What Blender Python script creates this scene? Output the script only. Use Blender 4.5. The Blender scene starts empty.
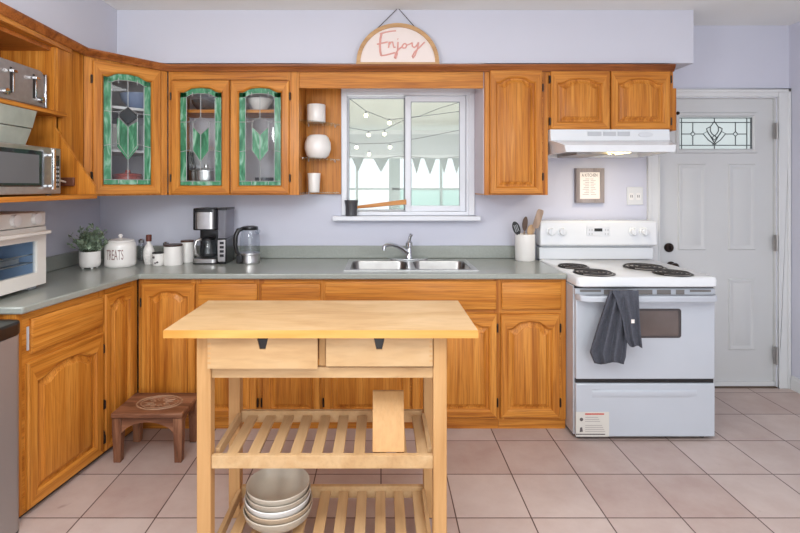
import bpy, bmesh, math, random
from mathutils import Matrix, Vector
random.seed(7)
PI = math.pi
CAM_H = 1.40
C = bpy.context.scene.collection

# A point's world X / Z from where it shows in the photograph and its true depth
def X(px, Y): return (px - 381.0) * Y / 500.0
def Z(py, Y): return CAM_H - (py - 186.0) * Y / 500.0

# ------------------------------------------------------------------ materials
def lin(c):
    return tuple((v/255/12.92) if v/255 <= 0.04045 else ((v/255+0.055)/1.055)**2.4 for v in c) + (1.0,)

def newmat(name):
    m = bpy.data.materials.new(name); m.use_nodes = True
    nt = m.node_tree
    b = nt.nodes['Principled BSDF']
    return m, nt, b

def mat(name, rgb, rough=0.5, metal=0.0, var=0.0, vscale=6.0, bump=0.0, coat=0.0):
    m, nt, b = newmat(name)
    b.inputs['Roughness'].default_value = rough
    b.inputs['Metallic'].default_value = metal
    b.inputs['Coat Weight'].default_value = coat
    tc = nt.nodes.new('ShaderNodeTexCoord')
    n = nt.nodes.new('ShaderNodeTexNoise'); n.inputs['Scale'].default_value = vscale; n.inputs['Detail'].default_value = 4
    nt.links.new(tc.outputs['Object'], n.inputs['Vector'])
    r = nt.nodes.new('ShaderNodeValToRGB')
    c = lin(rgb); v = max(var, 0.01)
    r.color_ramp.elements[0].position = 0.3; r.color_ramp.elements[1].position = 0.7
    r.color_ramp.elements[0].color = tuple(x*(1-v) for x in c[:3]) + (1,)
    r.color_ramp.elements[1].color = tuple(min(1, x*(1+v)) for x in c[:3]) + (1,)
    nt.links.new(n.outputs['Fac'], r.inputs['Fac']); nt.links.new(r.outputs['Color'], b.inputs['Base Color'])
    if bump:
        bp = nt.nodes.new('ShaderNodeBump'); bp.inputs['Strength'].default_value = bump; bp.inputs['Distance'].default_value = 0.004
        nt.links.new(n.outputs['Fac'], bp.inputs['Height']); nt.links.new(bp.outputs['Normal'], b.inputs['Normal'])
    return m

def wood(name, dark, mid, light, axis, rough=0.38, across=16.0, along=1.3, pores=0.25, coat=0.0, swirl=1.2):
    m, nt, b = newmat(name)
    L = nt.links.new
    b.inputs['Roughness'].default_value = rough; b.inputs['Specular IOR Level'].default_value = 0.28; b.inputs['Coat Weight'].default_value = coat; b.inputs['Coat Roughness'].default_value = 0.2
    tc = nt.nodes.new('ShaderNodeTexCoord'); oi = nt.nodes.new('ShaderNodeObjectInfo')
    mu = nt.nodes.new('ShaderNodeMath'); mu.operation = 'MULTIPLY'; mu.inputs[1].default_value = 9.0
    L(oi.outputs['Random'], mu.inputs[0])
    ad = nt.nodes.new('ShaderNodeVectorMath'); ad.operation = 'ADD'
    L(tc.outputs['Object'], ad.inputs[0]); L(mu.outputs[0], ad.inputs[1])
    def mapped(a, al):
        mp = nt.nodes.new('ShaderNodeMapping')
        s = [a, a, a]; s['XYZ'.index(axis)] = al
        mp.inputs['Scale'].default_value = s
        L(ad.outputs[0], mp.inputs['Vector']); return mp
    m1 = mapped(across, along); m2 = mapped(across*9, along*5)
    n1 = nt.nodes.new('ShaderNodeTexNoise'); n1.inputs['Scale'].default_value = 1.0; n1.inputs['Detail'].default_value = 5
    n1.inputs['Distortion'].default_value = swirl; L(m1.outputs[0], n1.inputs['Vector'])
    n2 = nt.nodes.new('ShaderNodeTexNoise'); n2.inputs['Scale'].default_value = 1.0; n2.inputs['Detail'].default_value = 2
    L(m2.outputs[0], n2.inputs['Vector'])
    r = nt.nodes.new('ShaderNodeValToRGB'); cr = r.color_ramp
    cr.elements[0].position = 0.28; cr.elements[0].color = lin(dark)
    cr.elements[1].position = 0.72; cr.elements[1].color = lin(light)
    e = cr.elements.new(0.48); e.color = lin(mid)
    L(n1.outputs['Fac'], r.inputs['Fac'])
    r2 = nt.nodes.new('ShaderNodeValToRGB')
    r2.color_ramp.elements[0].position = 0.36; r2.color_ramp.elements[0].color = (1-pores, 1-pores*1.1, 1-pores*1.2, 1)
    r2.color_ramp.elements[1].position = 0.52; r2.color_ramp.elements[1].color = (1, 1, 1, 1)
    L(n2.outputs['Fac'], r2.inputs['Fac'])
    mx = nt.nodes.new('ShaderNodeMix'); mx.data_type = 'RGBA'; mx.blend_type = 'MULTIPLY'; mx.inputs[0].default_value = 1.0
    L(r.outputs['Color'], mx.inputs[6]); L(r2.outputs['Color'], mx.inputs[7])
    L(mx.outputs[2], b.inputs['Base Color'])
    return m

def glass(name, tint=(1, 1, 1), refl=0.10, rough=0.02, haze=0.0, hazecol=(235, 238, 240)):
    m = bpy.data.materials.new(name); m.use_nodes = True; nt = m.node_tree; nt.nodes.clear(); L = nt.links.new
    out = nt.nodes.new('ShaderNodeOutputMaterial')
    t = nt.nodes.new('ShaderNodeBsdfTransparent'); t.inputs['Color'].default_value = tint + (1,)
    g = nt.nodes.new('ShaderNodeBsdfGlossy'); g.inputs['Roughness'].default_value = rough
    lw = nt.nodes.new('ShaderNodeLayerWeight'); lw.inputs['Blend'].default_value = 0.5
    pw = nt.nodes.new('ShaderNodeMath'); pw.operation = 'POWER'; pw.inputs[1].default_value = 5.0; L(lw.outputs['Facing'], pw.inputs[0])
    ad = nt.nodes.new('ShaderNodeMath'); ad.operation = 'MULTIPLY_ADD'; ad.inputs[1].default_value = 0.5; ad.inputs[2].default_value = refl*0.5; L(pw.outputs[0], ad.inputs[0])
    ad.use_clamp = True
    mx = nt.nodes.new('ShaderNodeMixShader'); L(ad.outputs[0], mx.inputs[0]); L(t.outputs[0], mx.inputs[1]); L(g.outputs[0], mx.inputs[2])
    last = mx
    if haze:
        d = nt.nodes.new('ShaderNodeBsdfDiffuse'); d.inputs['Color'].default_value = lin(hazecol)
        tl = nt.nodes.new('ShaderNodeBsdfTranslucent'); tl.inputs['Color'].default_value = lin(hazecol)
        a = nt.nodes.new('ShaderNodeMixShader'); a.inputs[0].default_value = 0.6; L(d.outputs[0], a.inputs[1]); L(tl.outputs[0], a.inputs[2])
        m2 = nt.nodes.new('ShaderNodeMixShader'); m2.inputs[0].default_value = haze; L(mx.outputs[0], m2.inputs[1]); L(a.outputs[0], m2.inputs[2])
        last = m2
    L(last.outputs[0], out.inputs['Surface'])
    return m

def green_glass(name):
    m = bpy.data.materials.new(name); m.use_nodes = True; nt = m.node_tree; nt.nodes.clear(); L = nt.links.new
    out = nt.nodes.new('ShaderNodeOutputMaterial')
    tc = nt.nodes.new('ShaderNodeTexCoord'); mp = nt.nodes.new('ShaderNodeMapping'); mp.inputs['Scale'].default_value = (26, 26, 7)
    mp.inputs['Rotation'].default_value = (0, 0.25, 0)
    L(tc.outputs['Object'], mp.inputs[0])
    n = nt.nodes.new('ShaderNodeTexNoise'); n.inputs['Scale'].default_value = 1; n.inputs['Detail'].default_value = 3; n.inputs['Distortion'].default_value = 1.5
    L(mp.outputs[0], n.inputs['Vector'])
    r = nt.nodes.new('ShaderNodeValToRGB'); cr = r.color_ramp
    cr.elements[0].position = 0.3; cr.elements[0].color = lin((38, 104, 70)); cr.elements[1].position = 0.72; cr.elements[1].color = lin((168, 210, 186))
    e = cr.elements.new(0.52); e.color = lin((74, 150, 108)); L(n.outputs['Fac'], r.inputs['Fac'])
    p = nt.nodes.new('ShaderNodeBsdfPrincipled'); p.inputs['Roughness'].default_value = 0.28; L(r.outputs['Color'], p.inputs['Base Color'])
    t = nt.nodes.new('ShaderNodeBsdfTransparent'); L(r.outputs['Color'], t.inputs['Color'])
    mx = nt.nodes.new('ShaderNodeMixShader'); mx.inputs[0].default_value = 0.78; L(t.outputs[0], mx.inputs[1]); L(p.outputs[0], mx.inputs[2])
    L(mx.outputs[0], out.inputs['Surface']); return m

def emit(name, rgb, s):
    m, nt, b = newmat(name)
    b.inputs['Base Color'].default_value = lin(rgb); b.inputs['Emission Color'].default_value = lin(rgb); b.inputs['Emission Strength'].default_value = s
    return m

def floor_mat():
    m, nt, b = newmat('floor_tile'); L = nt.links.new
    tc = nt.nodes.new('ShaderNodeTexCoord'); sp = nt.nodes.new('ShaderNodeSeparateXYZ'); L(tc.outputs['Object'], sp.inputs[0])
    def M(op, a, bb=None):
        n = nt.nodes.new('ShaderNodeMath'); n.operation = op
        for i, v in enumerate((a, bb)):
            if v is None: continue
            if isinstance(v, (int, float)): n.inputs[i].default_value = v
            else: L(v, n.inputs[i])
        return n.outputs[0]
    tx = M('DIVIDE', sp.outputs[0], 0.3172); ty = M('DIVIDE', M('SUBTRACT', sp.outputs[1], 2.748), 0.3195)
    def edge(t): return M('ABSOLUTE', M('SUBTRACT', M('FRACT', M('ADD', t, 0.5)), 0.5))
    d = M('MINIMUM', edge(tx), edge(ty))
    g = nt.nodes.new('ShaderNodeMapRange'); g.inputs[1].default_value = 0.0065; g.inputs[2].default_value = 0.0105; L(d, g.inputs[0])
    cb = nt.nodes.new('ShaderNodeCombineXYZ'); L(M('FLOOR', tx), cb.inputs[0]); L(M('FLOOR', ty), cb.inputs[1])
    wn = nt.nodes.new('ShaderNodeTexWhiteNoise'); L(cb.outputs[0], wn.inputs['Vector'])
    n = nt.nodes.new('ShaderNodeTexNoise'); n.inputs['Scale'].default_value = 5; n.inputs['Detail'].default_value = 8; n.inputs['Roughness'].default_value = 0.65; L(tc.outputs['Object'], n.inputs['Vector'])
    s = M('ADD', M('MULTIPLY', wn.outputs['Value'], 0.35), M('MULTIPLY', n.outputs['Fac'], 0.8))
    r = nt.nodes.new('ShaderNodeValToRGB'); r.color_ramp.elements[0].position = 0.3; r.color_ramp.elements[0].color = lin((174, 151, 143))
    r.color_ramp.elements[1].position = 0.8; r.color_ramp.elements[1].color = lin((196, 180, 173)); L(s, r.inputs['Fac'])
    # scattered dark scuffs
    n3 = nt.nodes.new('ShaderNodeTexNoise'); n3.inputs['Scale'].default_value = 9; n3.inputs['Detail'].default_value = 2; L(tc.outputs['Object'], n3.inputs['Vector'])
    sc = nt.nodes.new('ShaderNodeMapRange'); sc.inputs[1].default_value = 0.74; sc.inputs[2].default_value = 0.80; sc.inputs[4].default_value = 0.45; L(n3.outputs['Fac'], sc.inputs[0])
    m0 = nt.nodes.new('ShaderNodeMix'); m0.data_type = 'RGBA'; L(sc.outputs[0], m0.inputs[0]); L(r.outputs['Color'], m0.inputs[6]); m0.inputs[7].default_value = lin((120, 95, 85))
    mx = nt.nodes.new('ShaderNodeMix'); mx.data_type = 'RGBA'; L(g.outputs[0], mx.inputs[0]); mx.inputs[6].default_value = lin((84, 62, 56)); L(m0.outputs[2], mx.inputs[7])
    L(mx.outputs[2], b.inputs['Base Color']); b.inputs['Roughness'].default_value = 0.42
    bp = nt.nodes.new('ShaderNodeBump'); bp.inputs['Strength'].default_value = 0.4; bp.inputs['Distance'].default_value = 0.002; L(g.outputs[0], bp.inputs['Height']); L(bp.outputs[0], b.inputs['Normal'])
    return m

OD, OM, OL = (154, 86, 25), (190, 119, 42), (211, 143, 62)
oakX, oakY, oakZ = [wood('oak_'+a.lower(), OD, OM, OL, a, coat=0.08, rough=0.45, across=26, along=1.1, pores=0.26, swirl=0.8) for a in 'XYZ']
oakIn = wood('oak_interior', (140, 78, 30), (168, 98, 42), (186, 114, 54), 'X', pores=0.1)
BD, BM_, BL = (184, 144, 99), (197, 160, 115), (206, 173, 131)
beechX = wood('beech_x', BD, BM_, BL, 'X', across=7, along=2.2, pores=0.06, rough=0.5)
beechY = wood('beech_y', BD, BM_, BL, 'Y', across=9, along=1.0, pores=0.06, rough=0.5)
beechZ = wood('beech_z', (184, 136, 84), (198, 152, 100), (207, 166, 116), 'Z', across=9, along=1.0, pores=0.06, rough=0.5)
beechEdge = wood('beech_edge', (196, 136, 60), (212, 154, 78), (222, 170, 98), 'X', across=9, along=1.0, pores=0.05, rough=0.5)
stoolW = wood('stool_wood', (88, 54, 40), (122, 80, 58), (156, 110, 82), 'X', across=12, along=2, pores=0.2, rough=0.45)
stoolWZ = wood('stool_wood_z', (88, 54, 40), (122, 80, 58), (156, 110, 82), 'Z', across=12, along=2, pores=0.2, rough=0.45)
carve = mat('stool_carving', (160, 124, 96), 0.6, var=0.2, vscale=40)
wallM = mat('wall_lilac_paint', (200, 201, 214), 0.75, var=0.015, vscale=1.5)
soffM = mat('soffit_paint', (202, 203, 214), 0.75, var=0.015, vscale=1.5)
ceilM = mat('ceiling_paint', (234, 235, 232), 0.85, var=0.02, vscale=2)
trimM = mat('trim_white_paint', (212, 213, 214), 0.45, var=0.01)
doorM = mat('door_white_paint', (198, 199, 200), 0.4, var=0.015, vscale=3)
vinyl = mat('window_vinyl', (222, 224, 230), 0.4)
lamM = mat('pale_laminate', (196, 182, 190), 0.5, var=0.02)
counterM = mat('counter_laminate', (145, 149, 142), 0.28, var=0.05, vscale=90, coat=0.3)
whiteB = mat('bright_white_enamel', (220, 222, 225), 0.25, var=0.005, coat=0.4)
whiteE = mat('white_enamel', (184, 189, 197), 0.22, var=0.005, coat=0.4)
whiteP = mat('white_plastic', (226, 224, 222), 0.4)
whiteC = mat('white_ceramic', (232, 228, 224), 0.28, coat=0.3)
creamE = mat('cream_plastic', (222, 216, 208), 0.38)
blackP = mat('black_plastic', (24, 24, 26), 0.3, coat=0.2)
blackM = mat('black_iron', (30, 27, 27), 0.45)
coilM = mat('burner_coil', (44, 40, 40), 0.5)
bronze = mat('dark_bronze', (58, 48, 44), 0.35, metal=0.8)
steel = mat('stainless_steel', (196, 194, 192), 0.28, metal=1.0, var=0.08, vscale=30)
steelD = mat('brushed_steel_dark', (166, 162, 160), 0.40, metal=0.75, var=0.1, vscale=30)
chrome = mat('chrome', (206, 208, 212), 0.1, metal=1.0)
darkGl = mat('dark_glass', (30, 31, 35), 0.08, coat=0.5)
ovenGl = mat('oven_window_glass', (96, 84, 80), 0.18, coat=0.6, var=0.2, vscale=4)
greyP = mat('grey_plastic', (184, 186, 190), 0.4)
ventM = mat('vent_grey', (120, 116, 114), 0.5)
clear = glass('clear_glass', (0.97, 0.98, 0.98), 0.07)
shelfGl = glass('shelf_glass', (0.93, 0.97, 0.96), 0.10)
winGl = glass('window_pane', (0.95, 0.97, 0.97), 0.01, haze=0.10)
obscGl = glass('textured_pane', (0.90, 0.92, 0.92), 0.08, 0.25, haze=0.5, hazecol=(222, 226, 224))
jarGl = glass('kettle_glass', (0.86, 0.88, 0.90), 0.12)
tankGl = glass('smoky_tank', (0.92, 0.92, 0.95), 0.08, haze=0.45, hazecol=(204, 204, 214))
greenG = green_glass('green_stained_glass')
came = mat('lead_came', (74, 76, 78), 0.4, metal=0.7)
silverCame = mat('silver_came', (170, 174, 174), 0.35, metal=0.4)
towelM = mat('charcoal_towel', (76, 78, 87), 0.95, var=0.15, vscale=120, bump=0.4)
redB = mat('red_brown_cap', (96, 46, 34), 0.5)
lidW = wood('dark_lid_wood', (52, 32, 26), (78, 52, 42), (98, 68, 56), 'X', pores=0.1)
leafM = mat('muted_green_leaf', (140, 158, 134), 0.6, var=0.4, vscale=25)
soilM = mat('soil', (60, 48, 40), 0.9, var=0.3, vscale=80)
stemM = mat('stem', (88, 98, 70), 0.7)
bowlA = mat('taupe_glaze', (188, 178, 162), 0.35, var=0.06, vscale=15, coat=0.2)
bowlB = mat('grey_beige_glaze', (176, 164, 148), 0.35, var=0.06, vscale=15, coat=0.2)
bowlC = mat('white_glaze', (226, 224, 220), 0.3, coat=0.2)
bowlD = mat('tan_glaze', (180, 160, 136), 0.35, var=0.06, vscale=15, coat=0.2)
greyFr = wood('grey_frame_wood', (122, 112, 112), (142, 133, 132), (158, 149, 148), 'Z', pores=0.12, rough=0.6)
paperM = mat('paper', (236, 228, 222), 0.8)
inkM = mat('ink', (92, 84, 84), 0.8)
inkL = mat('ink_pale', (160, 150, 148), 0.8)
pinkM = mat('pink_lettering', (218, 160, 150), 0.6)
redInk = mat('red_lettering', (196, 80, 66), 0.6)
textRB = mat('canister_lettering', (142, 110, 108), 0.6)
tanW = wood('tan_frame_wood', (172, 132, 92), (192, 152, 108), (206, 168, 124), 'X', pores=0.08, rough=0.6)
creamB = mat('cream_board', (230, 218, 212), 0.7)
spatW = wood('utensil_wood', (180, 146, 112), (204, 172, 136), (216, 188, 154), 'Z', pores=0.1, rough=0.6)
spatG = wood('weathered_utensil_wood', (140, 118, 104), (166, 142, 124), (184, 160, 140), 'Z', pores=0.1, rough=0.6)
handleW = wood('handle_wood', (170, 106, 54), (198, 134, 76), (212, 152, 94), 'X', pores=0.1, rough=0.5)
potDk = mat('dark_enamel_pot', (62, 62, 66), 0.4, coat=0.3, var=0.1)
tinM = mat('dull_tin', (164, 168, 158), 0.35, metal=0.35, var=0.22, vscale=9)
redPot = mat('red_enamel', (170, 78, 66), 0.35, coat=0.3)
shelfWh = mat('white_shelf', (222, 220, 222), 0.5)
inWh = mat('cabinet_interior', (214, 210, 216), 0.6)
porchW = mat('porch_white', (222, 224, 224), 0.7)
porchC = mat('porch_ceiling', (228, 226, 214), 0.7)
porchB = mat('porch_beam', (196, 200, 202), 0.7)
flagM = mat('grey_flag_cloth', (138, 146, 144), 0.9)
frost = glass('frosted_panel', (0.86, 0.95, 0.92), 0.06, haze=0.5, hazecol=(214, 236, 228))
wireM = mat('wire', (90, 92, 92), 0.6)
bulbM = emit('warm_bulb', (255, 236, 196), 9.0)
hoodBulb = emit('hood_bulb', (255, 228, 150), 5.0)
lcdM = mat('lcd', (44, 46, 44), 0.2)
outBr = mat('brown_outlet', (104, 62, 44), 0.5)
cordM = mat('cord_white', (206, 196, 184), 0.5)
dirtM = mat('threshold', (84, 66, 54), 0.7)

# ------------------------------------------------------------------ builders
MW = {}                                     # world matrix of each top-level object
def thing(name, label, cat, loc=(0, 0, 0), rotz=0.0, group=None):
    o = bpy.data.objects.new(name, None); C.objects.link(o); o.empty_display_size = 0.05
    o.location = loc; o.rotation_euler = (0, 0, rotz)
    MW[o.name] = Matrix.Translation(Vector(loc)) @ Matrix.Rotation(rotz, 4, 'Z')
    tag(o, label, cat, group); return o
def tag(o, label, cat, group=None):
    o['label'] = label; o['category'] = cat
    if group: o['group'] = group
    return o
def root_of(o):
    while o.parent: o = o.parent
    return o

class MB:
    def __init__(s): s.bm = bmesh.new()
    def box(s, x0, x1, y0, y1, z0, z1, mi=0):
        v = [s.bm.verts.new(p) for p in ((x0,y0,z0),(x1,y0,z0),(x1,y1,z0),(x0,y1,z0),(x0,y0,z1),(x1,y0,z1),(x1,y1,z1),(x0,y1,z1))]
        for f in ((0,3,2,1),(4,5,6,7),(0,1,5,4),(1,2,6,5),(2,3,7,6),(3,0,4,7)):
            s.bm.faces.new([v[i] for i in f]).material_index = mi
        return s
    def loft(s, loops, cap0=False, cap1=False, closed=True, mi=0, mifn=None):
        rows = [[s.bm.verts.new(p) for p in l] for l in loops]
        n = len(rows[0])
        for a, b in zip(rows, rows[1:]):
            for j in range(n if closed else n-1):
                k = (j+1) % n
                try: f = s.bm.faces.new((a[j], a[k], b[k], b[j]))
                except ValueError: continue
                f.material_index = mifn(j) if mifn else mi
        for c, r in ((cap0, rows[0]), (cap1, rows[-1])):
            if c:
                f = s.bm.faces.new(r); f.material_index = mi
        return s
    def prism(s, poly, axis, a, b, mi=0):
        def pt(p, t):
            if axis == 'X': return (t, p[0], p[1])
            if axis == 'Y': return (p[0], t, p[1])
            return (p[0], p[1], t)
        return s.loft([[pt(p, a) for p in poly], [pt(p, b) for p in poly]], True, True, mi=mi)
    def lathe(s, prof, c, seg=28, axis='Z', mi=0):
        loops = []
        for r, h in prof:
            l = []
            for i in range(seg):
                t = 2*PI*i/seg; u, v = r*math.cos(t), r*math.sin(t)
                l.append({'Z': (c[0]+u, c[1]+v, c[2]+h), 'Y': (c[0]+u, c[1]+h, c[2]+v), 'X': (c[0]+h, c[1]+u, c[2]+v)}[axis])
            loops.append(l)
        return s.loft(loops, prof[0][0] > 1e-6, prof[-1][0] > 1e-6, mi=mi)
    def tube(s, pts, r, seg=8, mi=0):
        pts = [Vector(p) for p in pts]; n = len(pts)
        rs = r if isinstance(r, (list, tuple)) else [r]*n
        loops = []; prev = None
        for i, p in enumerate(pts):
            d = (pts[min(i+1, n-1)] - pts[max(i-1, 0)]).normalized()
            if prev is None:
                ref = Vector((0, 0, 1)) if abs(d.z) < 0.9 else Vector((1, 0, 0))
                u = d.cross(ref).normalized()
            else:
                u = (prev - d*prev.dot(d)).normalized()
            prev = u; w = d.cross(u)
            loops.append([tuple(p + (u*math.cos(2*PI*k/seg) + w*math.sin(2*PI*k/seg))*rs[i]) for k in range(seg)])
        return s.loft(loops, True, True, mi=mi)
    def ball(s, c, r, sx=1, sy=1, sz=1, seg=14):
        prof = [(max(1e-4, r*math.sin(PI*i/8)), -r*math.cos(PI*i/8)) for i in range(9)]
        loops = [[(c[0]+a*math.cos(2*PI*k/seg)*sx, c[1]+a*math.sin(2*PI*k/seg)*sy, c[2]+h*sz) for k in range(seg)] for a, h in prof]
        return s.loft(loops, True, True)
    def quad(s, *pts, mi=0):
        s.bm.faces.new([s.bm.verts.new(p) for p in pts]).material_index = mi; return s
    def build(s, name, mats, parent=None, local=False, bev=0.0, seg=2, ang=38, solid=0.0):
        bm = s.bm
        bmesh.ops.remove_doubles(bm, verts=bm.verts, dist=1e-6)
        bmesh.ops.recalc_face_normals(bm, faces=bm.faces)
        if parent is not None and not local:
            bm.transform(MW[root_of(parent).name].inverted())
        for f in bm.faces: f.smooth = True
        me = bpy.data.meshes.new(name); bm.to_mesh(me); bm.free()
        me.set_sharp_from_angle(angle=math.radians(ang))
        for m in (mats if isinstance(mats, (list, tuple)) else [mats]): me.materials.append(m)
        o = bpy.data.objects.new(name, me); C.objects.link(o)
        if parent is not None: o.parent = parent
        if solid:
            md = o.modifiers.new('thickness', 'SOLIDIFY'); md.thickness = solid; md.offset = 0
        if bev:
            md = o.modifiers.new('bevel', 'BEVEL'); md.width = bev; md.segments = seg; md.limit_method = 'ANGLE'; md.angle_limit = math.radians(40)
        return o

def rrect(x0, x1, y0, y1, r, n=5):
    pts = []
    for cx, cy, a in ((x1-r, y1-r, 0), (x0+r, y1-r, 90), (x0+r, y0+r, 180), (x1-r, y0+r, 270)):
        for i in range(n+1):
            t = math.radians(a + 90*i/n); pts.append((cx+r*math.cos(t), cy+r*math.sin(t)))
    return pts

def struct(o, **kw):
    o['kind'] = 'structure'
    return o

def words(name, body, size, center, matl, parent, sx=1.0, extr=0.0006, wrap=None):
    """flat lettering facing the room (-Y); wrap=(cx, cy, r) bends it round an upright cylinder"""
    cu = bpy.data.curves.new(name, 'FONT'); cu.body = body; cu.size = size; cu.align_x = 'CENTER'; cu.align_y = 'CENTER'; cu.extrude = extr
    t = bpy.data.objects.new(name, cu); C.objects.link(t)
    bpy.context.view_layer.update()
    me = bpy.data.meshes.new_from_object(t.evaluated_get(bpy.context.evaluated_depsgraph_get()))
    bpy.data.objects.remove(t); bpy.data.curves.remove(cu)
    inv = MW[root_of(parent).name].inverted()
    for v in me.vertices:
        x, y, d = v.co.x*sx, v.co.y, v.co.z
        if wrap:
            cx, cy, r = wrap; a = (center[0]-cx)/r + x/r
            p = Vector((cx + (r+0.0005+d)*math.sin(a), cy - (r+0.0005+d)*math.cos(a), center[2]+y))
        else: p = Vector((center[0]+x, center[1]-d, center[2]+y))
        v.co = inv @ p
    me.materials.clear(); me.materials.append(matl); me.name = name
    o = bpy.data.objects.new(name, me); C.objects.link(o); o.parent = parent
    return o

# ------------------------------------------------------------------ room
YW = 3.472; XL = -1.95; XR = 2.835; CZ = 2.515; YR = -3.2
def wallbox(name, m, *boxes):
    b = MB()
    for x in boxes: b.box(*x)
    return struct(b.build(name, m))
struct(MB().box(-2.2, 3.1, YR-0.2, 3.66, -0.06, 0).build('floor', floor_mat()))
wallbox('ceiling', ceilM, (-2.2, 3.1, YR-0.2, 3.66, CZ, CZ+0.08))
WX0, WX1, WZ0, WZ1 = -0.252, 0.622, 1.195, 2.06
DX0, DX1, DZ1 = 1.925, 2.745, 2.015
wallbox('wall_back', wallM, (XL, WX0, YW, YW+.12, 0, CZ), (WX0, WX1, YW, YW+.12, 0, WZ0), (WX0, WX1, YW, YW+.12, WZ1, CZ),
        (WX1, DX0, YW, YW+.12, 0, CZ), (DX0, DX1, YW, YW+.12, DZ1, CZ), (DX1, XR, YW, YW+.12, 0, CZ))
wallbox('wall_left', wallM, (XL-.12, XL, YR, YW+.12, 0, CZ))
wallbox('wall_right', wallM, (XR, XR+.12, YR, YW+.12, 0, CZ))
# rear wall, behind the camera, with a wide opening added to let sky light in
wallbox('wall_rear', wallM, (XL, -1.4, YR-.12, YR, 0, CZ), (2.3, XR, YR-.12, YR, 0, CZ), (-1.4, 2.3, YR-.12, YR, 2.2, CZ))
# soffit above the cabinets
wallbox('soffit', soffM, (-1.672, 1.978, 3.165, YW-.0005, 2.178, CZ-.0005), (XL+.0005, -1.673, YR, YW-.0005, 2.178, CZ-.0005))
bpy.data.objects['soffit'].name = 'wall_soffit'
wallbox('baseboard_right', trimM, (XR-.016, XR-.0005, YR, YW-.03, 0.0005, .075), (XR-.011, XR-.0005, YR, YW-.03, .075, .095))

# crown strip along the cabinet tops
def sweep(path, prof):
    loops = []
    n = len(path)
    for i, p in enumerate(path):
        p = Vector(p)
        d0 = (p - Vector(path[i-1])).normalized() if i else None
        d1 = (Vector(path[i+1]) - p).normalized() if i < n-1 else None
        d0 = d0 or d1; d1 = d1 or d0
        n0, n1 = Vector((d0.y, -d0.x)), Vector((d1.y, -d1.x))
        mdir = (n0+n1).normalized(); k = 1/max(.3, mdir.dot(n0))
        loops.append([(p.x+mdir.x*o*k, p.y+mdir.y*o*k, z) for o, z in prof])
    return MB().loft(loops, True, True)
P1 = Vector((-1.683, 2.83)); P2 = Vector((-1.345, 3.15))
CP = [(-1.571, 1.2), (-1.668, 2.822), (-1.341, 3.138), (1.838, 3.138)]
cr = sweep(CP, [(-.004, 2.135), (.004, 2.135), (.008, 2.147), (.018, 2.158), (.022, 2.172), (.022, 2.177), (-.004, 2.177)])
for v in cr.bm.verts:                      # the strip drops a little from the left run to the back run
    if v.co.x > -1.45 and v.co.y > 2.9: v.co.z -= .017
struct(cr.build('trim_1', wood('crown_wood', (112, 58, 22), (142, 80, 34), (166, 100, 48), 'X')))

# ------------------------------------------------------------------ window, porch behind it
w = MB()
SW = 3.46
# casing and frame
w.box(-.272, .646, 3.448, YW-.0005, 2.045, 2.082); w.box(-.272, -.236, 3.448, YW-.0005, 1.197, 2.045); w.box(.606, .646, 3.448, YW-.0005, 1.197, 2.045)
win = struct(w.build('window_1', vinyl, bev=.003))
f = MB()
f.box(WX0+.001, WX1-.001, 3.462, 3.58, 2.03, WZ1-.001); f.box(WX0+.001, WX1-.001, 3.462, 3.58, WZ0+.001, 1.222)
f.box(WX0+.001, -.238, 3.462, 3.58, 1.222, 2.03); f.box(.592, WX1-.001, 3.462, 3.58, 1.222, 2.03)
def child(o, par): o.parent = par; return o
MW[win.name] = Matrix.Identity(4)
f.build('window_frame', vinyl, win, bev=.003)
def sash(x0, x1, z0, z1, y, wd):
    b = MB(); b.box(x0, x0+wd, y, y+.03, z0, z1); b.box(x1-wd, x1, y, y+.03, z0, z1); b.box(x0+wd, x1-wd, y, y+.03, z1-wd, z1); b.box(x0+wd, x1-wd, y, y+.03, z0, z0+wd)
    s = b.build('sash', vinyl, win, bev=.002)
    MB().box(x0+wd, x1-wd, y+.012, y+.018, z0+wd, z1-wd).build('pane', winGl, s)
    MB().box(x0+wd-.001, x0+wd+.003, y-.001, y+.012, z0+wd, z1-wd).box(x1-wd-.003, x1-wd+.001, y-.001, y+.012, z0+wd, z1-wd).box(x0+wd, x1-wd, y-.001, y+.012, z1-wd-.003, z1-wd+.001).build('gasket', mat('gasket', (150, 154, 160), .6), s)
sash(-.2375, .185, 1.2225, 2.0295, 3.535, .011)
sash(.17, .5915, 1.2225, 2.0295, 3.50, .040)
MB().box(.160, .168, 3.512, 3.53, 1.23, 2.02).build('latch_strip', mat('latch_strip', (110, 112, 118), .5), win)
sl = struct(MB().box(-.330, .678, 3.395, YW-.0005, 1.163, 1.194).build('window_sill', vinyl, bev=.004)); sl.name = 'trim_2'

# enclosed porch seen through the window
wallbox('floor_porch', mat('porch_floor', (200, 200, 194), .7), (-2.6, 4.4, 3.68, 6.9, -.05, 0))
b = MB(); b.prism([(3.68, 2.75), (6.9, 2.10), (6.9, 2.16), (3.68, 2.81)], 'X', -2.6, 1.75)
struct(b.build('ceiling_porch', porchC))
wallbox('wall_porch_beam', porchB, (-2.6, 1.75, 6.38, 6.5, 1.80, 2.06))
wallbox('trim_porch_rail', porchW, (-2.6, 1.75, 6.37, 6.50, 2.06, 2.11), (-2.6, 1.75, 6.40, 6.49, 1.755, 1.80))
wallbox('wall_porch_sides', porchW, (-2.7, -2.6, 3.68, 6.9, 0, 2.8), (1.75, 1.85, 3.68, 6.9, 0, 2.8))
wallbox('wall_porch_base', porchW, (-2.6, 1.75, 6.42, 6.5, 0, .95))
pw = MB()
pxs = [-2.6, -1.55, X(357, 6.45), X(389, 6.45)+.02, X(441, 6.45), 1.72]
for x in pxs: pw.box(x-.018 if x < .2 and x > -.2 else x-.014, x+.014, 6.42, 6.47, .95, 1.755)
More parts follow.
